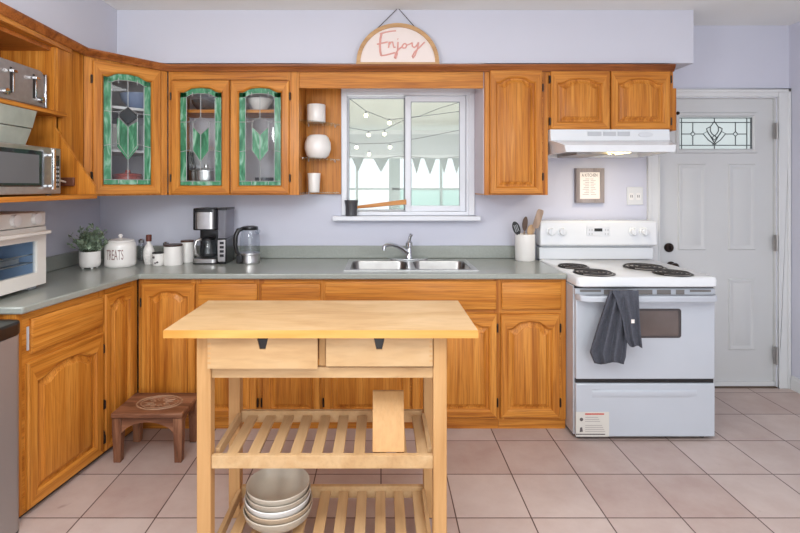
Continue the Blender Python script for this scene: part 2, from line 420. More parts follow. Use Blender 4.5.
pw.box(X(389, 6.45), X(400, 6.45), 6.43, 6.47, .95, 1.755)
pw.box(-2.6, 1.75, 6.43, 6.46, Z(189, 6.45)-.012, Z(189, 6.45)+.012)
wn2 = struct(pw.build('window_2', mat('porch_mullion', (168, 180, 178), .6))); MW[wn2.name] = Matrix.Identity(4)
MB().box(-2.6, 1.75, 6.445, 6.449, 1.38, 1.755).build('pane', clear, wn2)
MB().box(X(400, 6.45), 1.75, 6.445, 6.449, .95, 1.355).build('frosted_pane', frost, wn2)
MB().box(-2.6, X(389, 6.45), 6.445, 6.449, .95, 1.355).build('pane', clear, wn2)

YS = 5.2
def string_of_lights(pts, bulbs, label):
    t = thing('string_lights', label, 'string lights', (pts[0][0], pts[0][1], pts[0][2]), group='bulb strings in the porch')
    MB().tube(pts, .004, 6).build('wire', wireM, t)
    for p in bulbs:
        s = MB().lathe([(.008, 0), (.008, -.03)], p, 10).build('socket', wireM, t)
        MB().ball((p[0], p[1], p[2]-.046), .020).build('bulb', bulbM, t)
def pt(px, py, Y): return (X(px, Y), Y, Z(py, Y))
string_of_lights([pt(346, 96, 5.0), pt(366, 111, 5.1), pt(389, 120, 5.2), pt(420, 116, 5.3), pt(440, 108, 5.3), pt(464, 101, 5.2)], [pt(366, 111, 5.1), pt(389.5, 118.5, 5.2)], 'nearest string of bulbs under the porch ceiling, highest in window')
string_of_lights([pt(340, 126, 5.6), pt(368, 131, 5.6), pt(385, 129.5, 5.6), pt(408, 118, 5.7), pt(470, 110, 5.8)], [pt(368.5, 131, 5.6), pt(384.5, 130, 5.6)], 'second string of bulbs in porch, pair of bulbs at mid height')
string_of_lights([pt(336, 140, 6.0), pt(357, 144, 6.0), pt(390, 143, 6.0), pt(420, 138, 6.1), pt(470, 128, 6.1)], [pt(356.5, 143.5, 6.0), pt(390, 143.5, 6.0), pt(369, 150.5, 6.05)], 'far string of bulbs hanging low in front of porch beam')
fl = thing('bunting', 'row of grey triangular flags strung across the porch windows', 'bunting', pt(350, 158, 5.6))
s1 = [pt(330, 148, 5.6), pt(352, 157, 5.6), pt(380, 159, 5.6), pt(398, 156, 5.6), pt(414, 157, 5.6), pt(440, 159, 5.6), pt(461, 156, 5.6), pt(480, 150, 5.6)]
MB().tube(s1, .004, 6).build('cord', wireM, fl)
for a, bb, tip in ((352, 364, 172), (373, 389, 172), (412, 421, 174), (424, 436, 175), (440, 448, 174), (452, 461, 174)):
    MB().prism([(X(a, 5.59), Z(158, 5.59)), (X(bb, 5.59), Z(158, 5.59)), (X((a+bb)/2, 5.59), Z(tip, 5.59))], 'Y', 5.585, 5.588).build('flag', flagM, fl)

# ------------------------------------------------------------------ door
d = struct(MB().box(DX0+.004, DX1-.006, 3.495, 3.535, .012, Z(149.5, 3.495)-.012).box(DX0+.004, DX1-.006, 3.495, 3.535, Z(116.5, 3.495)+.012, DZ1-.006)
           .box(DX0+.004, X(679, 3.495)-.012, 3.495, 3.535, Z(149.5, 3.495)-.012, Z(116.5, 3.495)+.012).box(X(753, 3.495)+.012, DX1-.006, 3.495, 3.535, Z(149.5, 3.495)-.012, Z(116.5, 3.495)+.012).build('door_1', doorM))
MW[d.name] = Matrix.Identity(4)
YD = 3.495
def ringmold(x0, x1, z0, z1, y, wd, h):
    return MB().loft([[(x0+a, y-hh, z0+a), (x1-a, y-hh, z0+a), (x1-a, y-hh, z1-a), (x0+a, y-hh, z1-a)] for a, hh in ((0, -.001), (wd*.25, h), (wd*.7, h*.9), (wd, -.001))])
for px0, px1, y0, y1 in ((677.5, 705.5, 164, 250), (728, 755, 164, 250), (677.5, 705.5, 278.5, 350), (728, 755, 278.5, 350)):
    x0, x1, z1, z0 = X(px0, YD), X(px1, YD), Z(y0, YD), Z(y1, YD)
    p = MB()
    p.loft([[(x0+a, YD-h, z0+a), (x1-a, YD-h, z0+a), (x1-a, YD-h, z1-a), (x0+a, YD-h, z1-a)] for a, h in ((0, -.001), (.006, .009), (.016, .009), (.026, .002), (.034, .002), (.052, .008))], cap1=True)
    p.build('door_panel', doorM, d)
gx0, gx1, gz0, gz1 = X(679, YD), X(753, YD), Z(149.5, YD), Z(116.5, YD)
ringmold(gx0-.03, gx1+.03, gz0-.03, gz1+.03, YD, .034, .012).build('light_moulding', doorM, d)
gl = MB().box(gx0-.012, gx1+.012, 3.510, 3.516, gz0-.012, gz1+.012).build('glass_light', obscGl, d)
def gp(u, v): return (670+u*.1125, 105+v*.1125)
cm = MB()
def cline(pts, r=.0032):
    cm.tube([(X(*((gp(u, v)[0]), YD+.012)), YD+.0125, Z(gp(u, v)[1], YD+.012)) for u, v in pts], r, 6)
for l in ([(85, 116), (735, 116)], [(85, 402), (735, 402)], [(85, 155), (735, 155)], [(85, 358), (735, 358)], [(103, 116), (103, 402)], [(683, 116), (683, 402)],
          [(395, 116), (395, 145)], [(395, 350), (395, 402)], [(103, 258), (180, 258)], [(224, 258), (295, 258)], [(495, 258), (560, 258)], [(604, 258), (683, 258)],
          [(203, 155), (203, 236)], [(203, 278), (203, 358)], [(582, 155), (582, 236)], [(582, 278), (582, 358)],
          [(203, 236), (224, 258), (203, 278), (182, 258), (203, 236)], [(582, 236), (604, 258), (582, 278), (560, 258), (582, 236)],
          [(395, 270), (415, 291), (395, 312), (375, 291), (395, 270)]): cline(l)
for sg in (-1, 1):
    for l in ([(0, -205), (-18, -180), (-35, -155), (-36, -120), (-22, -95), (0, -75)], [(0, 0), (-55, -40), (-100, -95), (-62, -115), (-30, -65), (-10, -30), (0, -15)],
              [(-62, -115), (-70, -140), (-40, -155)], [(-62, -115), (-48, -90), (-20, -58)], [(0, -15), (-16, 0), (0, 0)]):
        cline([(395+sg*u, 350+v) for u, v in l])
cline([(722, 116), (722, 402)], .006)
cm.build('lead_came', came, gl)
def knob(px, py, r, nm):
    k = MB().lathe([(.001, 0), (r, 0), (r, -.008), (r*.45, -.012), (r*.4, -.035), (r*.85, -.045), (r*.9, -.06), (r*.6, -.07), (.001, -.072)], (X(px, YD), YD-.0005, Z(py, YD)), 20, 'Y'); k.build(nm, bronze, d)
MB().lathe([(.001, 0), (.032, 0), (.032, -.01), (.024, -.02), (.001, -.021)], (X(668.5, YD), YD-.0005, Z(247.5, YD)), 22, 'Y').box(X(668.5, YD)-.005, X(668.5, YD)+.005, YD-.035, YD-.018, Z(247.5, YD)-.016, Z(247.5, YD)+.016).build('deadbolt', bronze, d)
knob(670.5, 265.6, .03, 'door_knob')
for y0, y1 in ((123, 139), (235, 251), (347, 364)):
    MB().box(X(773.2, 3.47), X(776, 3.47), 3.452, 3.468, Z(y1, 3.46), Z(y0, 3.46)).tube([(X(774.5, 3.47), 3.449, Z(y1, 3.46)), (X(774.5, 3.47), 3.449, Z(y0, 3.46))], .007, 8).build('hinge', steelD, d)
MB().box(DX0+.006, DX1-.006, 3.478, 3.4945, .008, .035).build('door_sweep', trimM, d)
MB().box(DX0, DX1, 3.46, 3.60, .0005, .007).build('threshold', dirtM, d)
dc = MB()
for x0, x1, z0, z1 in ((X(647.5, 3.46), DX0+.003, .0005, 2.07), (DX1+.004, XR-.004, .0005, 2.07), (DX0+.003, DX1+.004, DZ1+.002, 2.07)):
    dc.box(x0, x1, 3.457, YW-.0005, z0, z1)
for x0, x1, z0, z1 in ((X(647.5, 3.46), X(651, 3.46), .0005, 2.07), (XR-.024, XR-.004, .0005, 2.07), (X(647.5, 3.46), XR-.004, 2.048, 2.07)):
    dc.box(x0, x1, 3.449, 3.457, z0, z1)
for x0, x1, z0, z1 in ((DX0-.006, DX0+.003, .0005, 2.03), (DX1+.004, DX1+.013, .0005, 2.03)): dc.box(x0, x1, 3.451, 3.457, z0, z1)
struct(dc.build('trim_3', trimM, bev=.003))
jb = MB().box(DX0, DX0+.003, YW, 3.59, .008, DZ1).box(DX1-.003, DX1, YW, 3.59, .008, DZ1).box(DX0, DX1, YW, 3.59, DZ1-.005, DZ1)
struct(jb.build('trim_4', trimM))

# ------------------------------------------------------------------ cabinet doors
def arch_loop(x0, x1, z0, z1, arch, dd, y, n=44):
    xa, xb, za = x0+dd, x1-dd, z0+dd
    out = [(xa, y, za)]
    for i in range(n+1):
        u = -1 + 2*i/n
        t = max(0, (.86-abs(u))/.86); a = min(1, t/.55); bump = .68*a*a*(3-2*a) + .32*(t if t < .9 else t-(t-.9)**2*5)
        out.append((xa+(xb-xa)*i/n, y, z1-dd-arch+arch*bump))
    out.append((xb, y, za)); return out
def rect_loop(x0, x1, z0, z1, dd, y, n=44):
    xa, xb = x0+dd, x1-dd
    return [(xa, y, z0+dd)] + [(xa+(xb-xa)*i/n, y, z1-dd) for i in range(n+1)] + [(xb, y, z0+dd)]
def cab_door(par, x0, x1, z0, z1, yf, arch=.035, fw=.052, local=True, hinge=None, kind='panel', top=None, hz=(.14, .86)):
    n = 44; top = top or fw
    mfn = lambda j: 0 if j in (0, n+1) else 1
    i0, i1, j0, j1 = x0+fw, x1-fw, z0+fw, z1-top
    b = MB(); T = .019
    loops = [rect_loop(x0, x1, z0, z1, 0, yf+T), rect_loop(x0, x1, z0, z1, 0, yf+.005), rect_loop(x0, x1, z0, z1, .004, yf),
             arch_loop(i0, i1, j0, j1, arch, -.008, yf), arch_loop(i0, i1, j0, j1, arch, -.003, yf+.005), arch_loop(i0, i1, j0, j1, arch, 0, yf+.008),
             arch_loop(i0, i1, j0, j1, arch, .002, yf+.016)]
    if kind == 'glass': loops.append(arch_loop(i0, i1, j0, j1, arch, .002, yf+T))
    b.loft(loops, mifn=mfn)
    if kind == 'glass':
        b.loft([arch_loop(i0, i1, j0, j1, arch, .002, yf+T), rect_loop(x0, x1, z0, z1, 0, yf+T)], mifn=mfn)
    dr = b.build('door', [oakZ, oakX], par, local=True, ang=24)
    if kind == 'panel':
        p = MB()
        p.loft([arch_loop(i0, i1, j0, j1, arch, .0015, yf+.0158), arch_loop(i0, i1, j0, j1, arch, .011, yf+.0158), arch_loop(i0, i1, j0, j1, arch, .030, yf+.0055), arch_loop(i0, i1, j0, j1, arch, .0315, yf+.002), arch_loop(i0, i1, j0, j1, arch, .034, yf+.0012)], cap1=True)
        p.build('raised_panel', oakZ, dr, local=True, ang=24)
    else: stained(dr, i0+.002, i1-.002, j0+.002, j1-.002, arch, yf+.012, kind)
    if hinge:
        hx = x1 if hinge == 'R' else x0
        s = 1 if hinge == 'R' else -1
        for q in hz:
            zc = z0+(z1-z0)*q
            MB().box(min(hx+s*.0005, hx+s*.009), max(hx+s*.0005, hx+s*.009), yf+.004, yf+.016, zc-.024, zc+.024).lathe([(.005, -.02), (.005, .02)], (hx+s*.004, yf+.003, zc), 10).build('hinge', bronze, dr, local=True)
    return dr
def stained(dr, x0, x1, z0, z1, arch, y, kind):
    W, H = x1-x0, z1-z0; bw = W*.155; bb = H*.045; bt = H*.055
    Tz = .004
    def uv(u, v): return (x0+u*W, z0+v*H)
    n = 28
    pane = MB(); lo = arch_loop(x0, x1, z0, z1, arch, 0.001, y+.001)
    pane.loft([[(p[0], y+.0045, p[2]) for p in lo], lo], True, True); pane.build('clear_pane', clear, dr, local=True)
    g = MB()
    def gpoly(poly): g.prism(poly, 'Y', y-.0015, y)
    outer = arch_loop(x0, x1, z0, z1, arch, 0.0015, y); ztop = z1-arch
    gpoly([(x0+.0015, z0+.0015), (x0+.0015, ztop-.002), (x0+bw, ztop-.002), (x0+bw, z0+.0015)]); gpoly([(x1-bw, z0+.0015), (x1-bw, ztop-.002), (x1-.0015, ztop-.002), (x1-.0015, z0+.0015)])
    gpoly([(x0+bw, z0+.0015), (x0+bw, z0+bb), (x1-bw, z0+bb), (x1-bw, z0+.0015)])
    arc = [(p[0], p[2]) for p in outer[1:-1]]
    und = [(p[0], p[1]-bt) for p in arc]
    for a, bq, c, dd in zip(arc, arc[1:], und[1:], und):
        if a[0] < x1: gpoly([a, bq, (c[0], max(c[1], ztop-.03)), (dd[0], max(dd[1], ztop-.03))])
    # central tulip: two leaves with a notch at the top
    if kind == 'glass':
        gpoly([uv(.31, .60), uv(.31, .36), uv(.5, .245), uv(.5, .52)]); gpoly([uv(.5, .52), uv(.5, .245), uv(.70, .36), uv(.70, .60)])
    g.build('green_glass', greenG, dr, local=True)
    c = MB()
    def ln(*pts, r=.0022): c.tube([(uv(u, v)[0], y-.0025, uv(u, v)[1]) for u, v in pts], r, 6)
    fz = 1-(arch+bt)/H
    ln((.155, .045), (.155, fz)); ln((.845, .045), (.845, fz)); ln((.155, .045), (.845, .045)); ln((0.01, .045), (.155, .045)); ln((.845, .045), (.99, .045))
    c.tube([(p[0], y-.0025, max(p[1], ztop-.03)) for p in und[4:-4]], .0022, 6)
    ln((.5, 1-bt/H-.005), (.5, .70)); ln((.5, .245), (.5, .045)); ln((.31, .65), (.5, .70), (.70, .65), (.70, .36), (.5, .245), (.31, .36), (.31, .65))
    ln((.31, .60), (.5, .52), (.70, .60)); ln((.5, .52), (.5, .245))
    for v in (.65, .345): ln((.01, v), (.31, v if v > .5 else .37)); ln((.70, v if v > .5 else .37), (.99, v))
    for u in (.3, .7): ln((u, .01), (u, .045)); ln((u, 1-bt/H*1.1-.03), (u, .985-(.03 if u else 0)))
    c.build('lead_came', silverCame, dr, local=True)

def carcass(par, x0, x1, yf, yb, z0, z1, toe=None, name='carcass', front=True, m=None):
    b = MB()
    if front: b.box(x0, x0+.03, yf, yf+.02, z0, z1).box(x1-.03, x1, yf, yf+.02, z0, z1).box(x0+.03, x1-.03, yf, yf+.02, z0, z1, 1)
    b.box(x0, x0+.018, yf+.02, yb, z0, z1); b.box(x1-.018, x1, yf+.02, yb, z0, z1); b.box(x0+.018, x1-.018, yf+.02, yb, z0, z0+.018); b.box(x0+.018, x1-.018, yb-.01, yb, z0+.018, z1)
    b.build(name, m or [oakZ, oakX], par, local=True)
    if toe: MB().box(x0, x1, yf+toe, yf+toe+.018, .0005, z0).build('toe_kick', oakX, par, local=True)
def drawer(par, x0, x1, z0, z1, yf, name='drawer_front'):
    b = MB(); b.loft([[(x0+a, yf+h, z0+a), (x1-a, yf+h, z0+a), (x1-a, yf+h, z1-a), (x0+a, yf+h, z1-a)] for a, h in ((0, .019), (0, .006), (.003, .0025), (.009, 0))], True, True)
    return b.build(name, oakX, par, local=True)

# --- base cabinets, back run: local frame has its origin on the floor at the face plane
YF = 2.875; YDR = 2.855; S = 500/YDR
def bx(px): return (px-381)/S
def bz(py): return Z(py, YDR)
def base_unit(px0, px1, label, cfg):
    x0, x1 = (px0-381)*YF/500, (px1-381)*YF/500
    t = thing('base_cabinet', label, 'cabinet', (x0, YF, 0), group='oak base cabinets along the back wall')
    o = x0
    carcass(t, .0005, x1-x0-.0005, 0, .585, .058, .866, toe=.010)
    for k in cfg:
        if k[0] == 'drawer': drawer(t, bx(k[1])-o, bx(k[2])-o, bz(k[4]), bz(k[3]), YDR-YF, k[5] if len(k) > 5 else 'drawer_front')
        else: cab_door(t, bx(k[1])-o, bx(k[2])-o, bz(k[4]), bz(k[3]), YDR-YF, arch=k[6] if len(k) > 6 else .032, fw=.046, hinge=k[5])
base_unit(138.6, 196.3, 'tall-door oak base cabinet in the corner behind the carved stool', [('door', 141, 194.5, 284, 418, 'L')])
base_unit(196.3, 259, 'oak base cabinet with drawer below the coffee maker and kettle', [('drawer', 197.5, 257, 284, 309), ('door', 198, 256.5, 314, 418, 'R')])
base_unit(259, 322, 'oak base cabinet with drawer just left of the sink cabinet', [('drawer', 261, 320, 284, 309), ('door', 262, 319.5, 314, 418, 'L')])
base_unit(322, 499, 'wide two-door oak sink cabinet with long false drawer front', [('drawer', 325, 496.5, 281.5, 310, 'false_front'), ('door', 324, 410, 314, 418, 'L'), ('door', 412, 497, 314, 418, 'R')])
base_unit(499, 566, 'narrow oak base cabinet with drawer beside the white stove', [('drawer', 502, 561.5, 282.5, 309.5), ('door', 500.8, 560, 314, 418, 'R', .045)])

# --- base cabinets, left run (this run stands a few degrees off square)
TH = math.radians(81.8)
AX, AY = -1.405, 2.843
lc = thing('base_cabinet', 'left-hand oak base cabinet with drawer over wide door, nearest the bin', 'cabinet', (AX, AY, 0), TH, group='oak base cabinets under the left counter')
carcass(lc, -.777, -.2635, 0, .40, .015, .866)
MB().box(-.777, -.2635, .012, .03, .0005, .015).build('toe_kick', blackM, lc, local=True)  # board coloured black to carry the shadow under the doors
drawer(lc, -.712, -.272, .683, .832, -.019)
cab_door(lc, -.733, -.272, .028, .648, -.019, arch=.04, fw=.055, hinge='R')
MB().box(-.724, -.715, -.005, -.0005, .70, .80).build('metal_strip', greyP, lc, local=True)
lc2 = thing('base_cabinet', 'narrow single-door oak cabinet in the inner corner left of stool', 'cabinet', (AX, AY, 0), TH, group='oak base cabinets under the left counter')
carcass(lc2, -.2625, -.001, 0, .40, .015, .866)
MB().box(-.0005, .029, 0, .02, .015, .866).build('corner_filler', oakZ, lc2, local=True)
MB().box(-.2625, .029, .012, .03, .0005, .015).build('toe_kick', blackM, lc2, local=True)  # black here too, for the toe shadow
cab_door(lc2, -.256, -.024, .028, .838, -.019, arch=.03, fw=.042, hinge='L', hz=(.08, .3))

# --- worktop with sink cut-out and backsplash
SX0, SX1, SY0, SY1 = -.200, .556, 2.950, 3.372
ZC0, ZC1 = .868, .900
wt = thing('worktop', 'grey-green laminate worktop running round the corner, holding the sink', 'worktop', (-.5, 3.1, ZC0))
b = MB(); YC = 2.846; XE = 1.058; YE = 2.07
outer = [(-1.375, YC), (-1.482, YE), (-1.488, YE-.004), (XL+.001, YE-.004), (XL+.001, YW-.001), (SX0, YW-.001), (SX1, YW-.001), (XE, YW-.001), (XE, YC), (SX1, YC), (SX0, YC)]
hole = [(SX0, SY0), (SX1, SY0), (SX1, SY1), (SX0, SY1)]
for zz in (ZC0, ZC1):
    for poly in (outer[:6]+[(SX0, SY1), (SX0, SY0), (SX0, YC)], [(SX0, YC), (SX0, SY0), (SX1, SY0), (SX1, YC)], [(SX0, SY1), (SX0, YW-.001), (SX1, YW-.001), (SX1, SY1)],
                 [(SX1, YC), (SX1, SY0), (SX1, SY1), (SX1, YW-.001), (XE, YW-.001), (XE, YC)]):
        b.quad(*[(p[0], p[1], zz) for p in poly])
for lp in (outer, hole): b.loft([[(p[0], p[1], zz) for p in lp] for zz in (ZC0, ZC1)])
b.build('slab', counterM, wt, bev=.007, seg=3)
MB().box(XL+.021, XE, YW-.021, YW-.001, ZC1+.0005, .987).build('backsplash', counterM, wt, bev=.004)
MB().box(XL+.001, XL+.020, YE, YW-.001, ZC1+.0005, .987).build('backsplash', counterM, wt, bev=.004)

# --- sink
sk = thing('sink', 'double-bowl stainless steel sink set into the worktop under the window', 'sink', (.18, 3.16, .9005))
zr = .9025
bw = [(-.186, .166), (.206, .542)]; by0, by1 = 2.968, 3.305
r = MB(); ox0, ox1, oy0, oy1 = -.218, .574, 2.936, 3.392
for q in ((ox0, ox1, oy0, by0), (ox0, ox1, by1, oy1), (ox0, bw[0][0], by0, by1), (bw[0][1], bw[1][0], by0, by1), (bw[1][1], ox1, by0, by1)):
    r.box(q[0], q[1], q[2], q[3], .9005, .9045)
r.build('rim', steel, sk)
for x0, x1 in bw:
    m = MB()
    lo = [[(p[0], p[1], .9044) for p in rrect(x0, x1, by0, by1, .0005)]]
    for ins, z, rr in ((.002, .9044, .05), (.006, .895, .05), (.012, .78, .055), (.03, .735, .06), (.07, .730, .06)):
        lo.append([(p[0], p[1], z) for p in rrect(x0+ins, x1-ins, by0+ins, by1-ins, rr)])
    m.loft(lo, cap1=True); m.build('bowl', mat('sink_steel', (150, 148, 146), .3, metal=1.0, var=.06, vscale=20), sk)
    MB().lathe([(.001, .003), (.03, .003), (.038, .001), (.04, 0)], ((x0+x1)/2, 3.16, .7305), 20).build('drain', chrome, sk)
fa = thing('faucet', 'chrome single-lever kitchen faucet standing behind the sink', 'faucet', (.188, 3.352, .905))
fx = .188
MB().prism(rrect(.062, .312, 3.327, 3.377, .022), 'Z', .9048, .914).build('base_plate', chrome, fa, bev=.003)
MB().lathe([(.026, .009), (.026, .02), (.020, .03), (.020, .085), (.024, .09), (.024, .115), (.012, .128), (.001, .13)], (fx, 3.352, .905), 20).build('body', chrome, fa)
MB().tube([(fx-.01, 3.340, .95), (fx-.05, 3.31, .985), (fx-.09, 3.27, 1.01), (fx-.125, 3.23, 1.022), (fx-.155, 3.195, 1.022), (fx-.168, 3.18, 1.014), (fx-.17, 3.178, .992)], [.014, .013, .012, .012, .012, .013, .013], 12).build('spout', chrome, fa)
MB().tube([(fx, 3.352, 1.03), (fx+.006, 3.350, 1.06), (fx+.016, 3.345, 1.078)], [.010, .011, .012], 10).build('lever', chrome, fa)

# ------------------------------------------------------------------ wall cabinets
YU = 3.15; YUD = 3.13
def ux(px): return (px-381)*YUD/500
def uz(py): return Z(py, YUD)
def uxf(px): return (px-381)*YU/500
# stained-glass double cabinet
x0, x1 = uxf(168.5), uxf(299)
gc = thing('wall_cabinet', 'oak wall cabinet with two green stained-glass doors left of window', 'cabinet', (x0, YU, 1.343), group='oak wall cabinets along the back wall')
def open_box(par, w_, dpt, h, stiles, rails, shelf=None, m=oakZ, inner=None):
    b = MB(); b.box(0, stiles[0], 0, .02, 0, h); b.box(w_-stiles[1], w_, 0, .02, 0, h); b.box(stiles[0], w_-stiles[1], 0, .02, h-rails[1], h, 1); b.box(stiles[0], w_-stiles[1], 0, .02, 0, rails[0], 1)
    b.build('face_frame', [m, oakX], par, local=True)
    c = MB(); c.box(0, .016, .0205, dpt, 0, h); c.box(w_-.016, w_, .0205, dpt, 0, h); c.box(.016, w_-.016, .0205, dpt, 0, .016); c.box(.016, w_-.016, .0205, dpt, h-.016, h)
    c.build('carcass', m, par, local=True)
    MB().box(.0165, w_-.0165, dpt-.012, dpt, .0165, h-.0165).build('back_panel', inner or m, par, local=True)
open_box(gc, x1-x0-.001, .318, .822, (.03, .075), (.015, .095), inner=inWh)
for a, bb, hs in ((171, 229.3, 'L'), (230.2, 289, 'R')):
    cab_door(gc, ux(a)-x0, ux(bb)-x0, uz(194)-1.343, uz(80)-1.343, YUD-YU, arch=.03, fw=.051, top=.045, hinge=hs, kind='glass')
MB().box(.017, x1-x0-.018, .05, .305, uz(111)-1.343, uz(108.5)-1.343+.004).build('shelf', oakX, gc, local=True)
# tall single-door cabinet right of the window
x0, x1 = uxf(483.5), uxf(548)
tc = thing('wall_cabinet', 'tall single-door oak wall cabinet between window and range hood', 'cabinet', (x0, YU, 1.343), group='oak wall cabinets along the back wall')
carcass(tc, .006, x1-x0-.001, 0, .318, 0, .822)
MB().box(0, .0055, .012, .318, .008, .78).build('side_panel', lamM, tc, local=True)
cab_door(tc, ux(490)-x0, ux(542.5)-x0, uz(194)-1.343, uz(70)-1.343, YUD-YU, arch=.034, fw=.046, hinge='R')
# two-door cabinet above the hood
x0, x1 = uxf(548.3), uxf(673)
hc = thing('wall_cabinet', 'short two-door oak wall cabinet directly above the range hood', 'cabinet', (x0, YU, 1.755), group='oak wall cabinets along the back wall')
carcass(hc, 0, x1-x0, 0, .318, 0, .41)
cab_door(hc, ux(551)-x0, ux(610)-x0, uz(129.3)-1.755, uz(71)-1.755, YUD-YU, arch=.032, fw=.048, hinge='L')
cab_door(hc, ux(611.5)-x0, ux(671)-x0, uz(129.3)-1.755, uz(71)-1.755, YUD-YU, arch=.032, fw=.048, hinge='R')
sb = MB().box(1.847, 1.872, 3.17, 3.30, 1.752, 2.02).build('side_board', oakZ, hc)
MB().lathe([(.006, 0), (.006, .02), (.012, .024), (.010, .034), (.001, .036)], (1.8725, 3.2, 1.866), 12, 'X').build('knob', bronze, sb)
# diagonal corner cabinet
TD = math.atan2(P2.y-P1.y, P2.x-P1.x); WD = (P2-P1).length
dg = thing('wall_cabinet', 'diagonal oak corner wall cabinet with one tall green stained-glass door', 'cabinet', (P1.x, P1.y, 1.343), TD)
fr = MB(); fr.box(0.002, .055, 0, .02, 0, .822); fr.box(WD-.06, WD-.002, 0, .02, 0, .822); fr.box(.055, WD-.06, 0, .02, .77, .822); fr.box(.055, WD-.06, 0, .02, 0, .03)
fr.build('face_frame', oakZ, dg, local=True)
pent = [(P1.x-.012, P1.y+.012), (P2.x-.012, P2.y+.015), (P2.x-.014, YW-.002), (XL+.002, YW-.002), (XL+.002, P1.y+.012)]
MB().prism(pent, 'Z', 1.343, 1.358).build('cabinet_bottom', oakX, dg); MB().prism(pent, 'Z', 2.15, 2.165).build('cabinet_top', oakX, dg)
MB().box(XL+.003, XL+.013, P1.y+.03, YW-.003, 1.359, 2.149).box(XL+.014, P2.x-.032, YW-.013, YW-.003, 1.359, 2.149).build('back_panel', inWh, dg)
MB().box(XL+.014, P1.x-.014, P1.y+.013, P1.y+.029, 1.359, 2.149).box(P2.x-.031, P2.x-.015, P2.y+.02, YW-.003, 1.359, 2.149).build('side_panel', inWh, dg)
pin = [(P1.x-.02, P1.y+.06), (P2.x-.06, P2.y+.025), (P2.x-.036, YW-.016), (XL+.016, YW-.016), (XL+.016, P1.y+.06)]
for zz in (1.605, 1.865): MB().prism(pin, 'Z', zz, zz+.016).build('shelf', shelfWh, dg)
cab_door(dg, .042, .419, 1.351-1.343, 2.118-1.343, -.020, arch=.03, fw=.055, top=.05, hinge='L', kind='glass_plain')
def shield(dr_parent):
    pass
# diag door centre: a green spear with a dark diamond on top
dd = [c for c in dg.children if c.name.startswith('door')][0]
i0, i1, j0, j1 = .042+.057, .419-.057, .008+.057, .775-.052
Wd, Hd = i1-i0, j1-j0
def q(u, v): return (i0+u*Wd, j0+v*Hd)
MB().prism([q(.28, .60), q(.28, .34), q(.5, .22), q(.5, .53)], 'Y', -.0095, -.008).prism([q(.5, .53), q(.5, .22), q(.72, .34), q(.72, .58)], 'Y', -.0095, -.008).build('green_glass', greenG, dd, local=True)
MB().prism([q(.5, .70), q(.30, .625), q(.5, .545), q(.72, .62)], 'Y', -.0095, -.008).build('smoky_diamond', mat('smoky_glass', (52, 56, 58), .1), dd, local=True)
c = MB()
for pts in ([(.5, .70), (.30, .625), (.5, .545), (.72, .62), (.5, .70)],): c.tube([(q(u, v)[0], -.0105, q(u, v)[1]) for u, v in pts], .003, 6)
c.build('lead_came', came, dd, local=True)

# open niche with glass shelves
nx0, nx1 = uxf(299)+.001, -.276
nc = thing('niche_shelf', 'open oak niche with three corner glass shelves left of the window', 'shelf', (nx0, YW, 1.343))
MB().box(nx0, nx1, 3.452, YW-.001, 1.343, 2.15).build('back_panel', oakZ, nc)
for py in (119.8, 157.6, 193.2):
    zz = Z(py, 3.17)
    cur = [(nx0+.004+(nx1-nx0-.012)*math.sin(t), 3.45-.275*math.cos(t)) for t in [i*PI/2/10 for i in range(11)]]
    cur = [(a, bb) for a, bb in cur]
    flat = [(nx0+.003, 3.45), (nx0+.003, 3.175), (nx0+.05, 3.19), (nx0+.13, 3.28), (nx1-.012, 3.415), (nx1-.008, 3.45)]
    g = MB().prism(flat, 'Z', zz-.004, zz+.004).build('glass_shelf', shelfGl, nc)
    MB().lathe([(.004, 0), (.004, .02)], (nx0+.02, 3.43, zz-.012), 8, 'Z').lathe([(.004, 0), (.004, .012)], (nx1-.04, 3.44, zz-.017), 8).build('shelf_peg', steel, g)
vb = tag(MB().box(nx0-.0002, uxf(483.5)-.001, 3.150, 3.170, uz(87.5), 2.165).build('valance', oakX, bev=.002), 'long plain oak valance board bridging the cabinets above the window', 'valance')

# open shelving unit on the left wall
ls = thing('shelf_unit', 'open oak shelf unit on left wall holding toaster and microwave', 'shelf unit', (XL, 2.0, 1.335))
Y0 = 1.25
MB().prism([(XL+.002, 1.357), (-1.463, 1.357), (-1.463, 1.40), (-1.668, 1.70), (-1.668, 2.11), (XL+.002, 2.11)], 'Y', 2.552, 2.57).build('side_panel', oakZ, ls)
MB().box(XL+.002, XL+.012, Y0, 2.551, 1.357, 2.11).build('back_panel', oakIn, ls)
MB().box(XL+.0125, -1.685, Y0, 2.551, 2.09, 2.11).build('top_panel', oakIn, ls)
MB().box(XL+.0125, -1.632, Y0, 2.60, 1.757, 1.778).build('toaster_shelf', oakY, ls, bev=.003)
MB().box(XL+.002, -1.461, Y0, 2.575, 1.335, 1.356).build('microwave_shelf', oakY, ls, bev=.002)
MB().prism([(-1.70, 1.25), (-1.572, 1.25), (-1.662, 2.69), (-1.684, 2.69)], 'Z', 2.112, 2.165).build('top_rail', oakY, ls)
MB().box(-1.684, -1.664, 2.571, 2.69, 1.779, 2.111).box(-1.684, -1.664, 2.605, 2.69, 1.45, 1.779).build('stile', oakZ, ls)
MB().box(-1.70, -1.680, 2.691, 2.823, 1.343, 2.165).box(XL+.002, -1.701, 2.80, 2.823, 1.343, 2.165).build('filler_panel', oakZ, ls)
MB().box(-1.64, -1.56, 2.536, 2.5515, Z(186, 2.54), Z(177.5, 2.54)).build('outlet', outBr, ls, bev=.003)

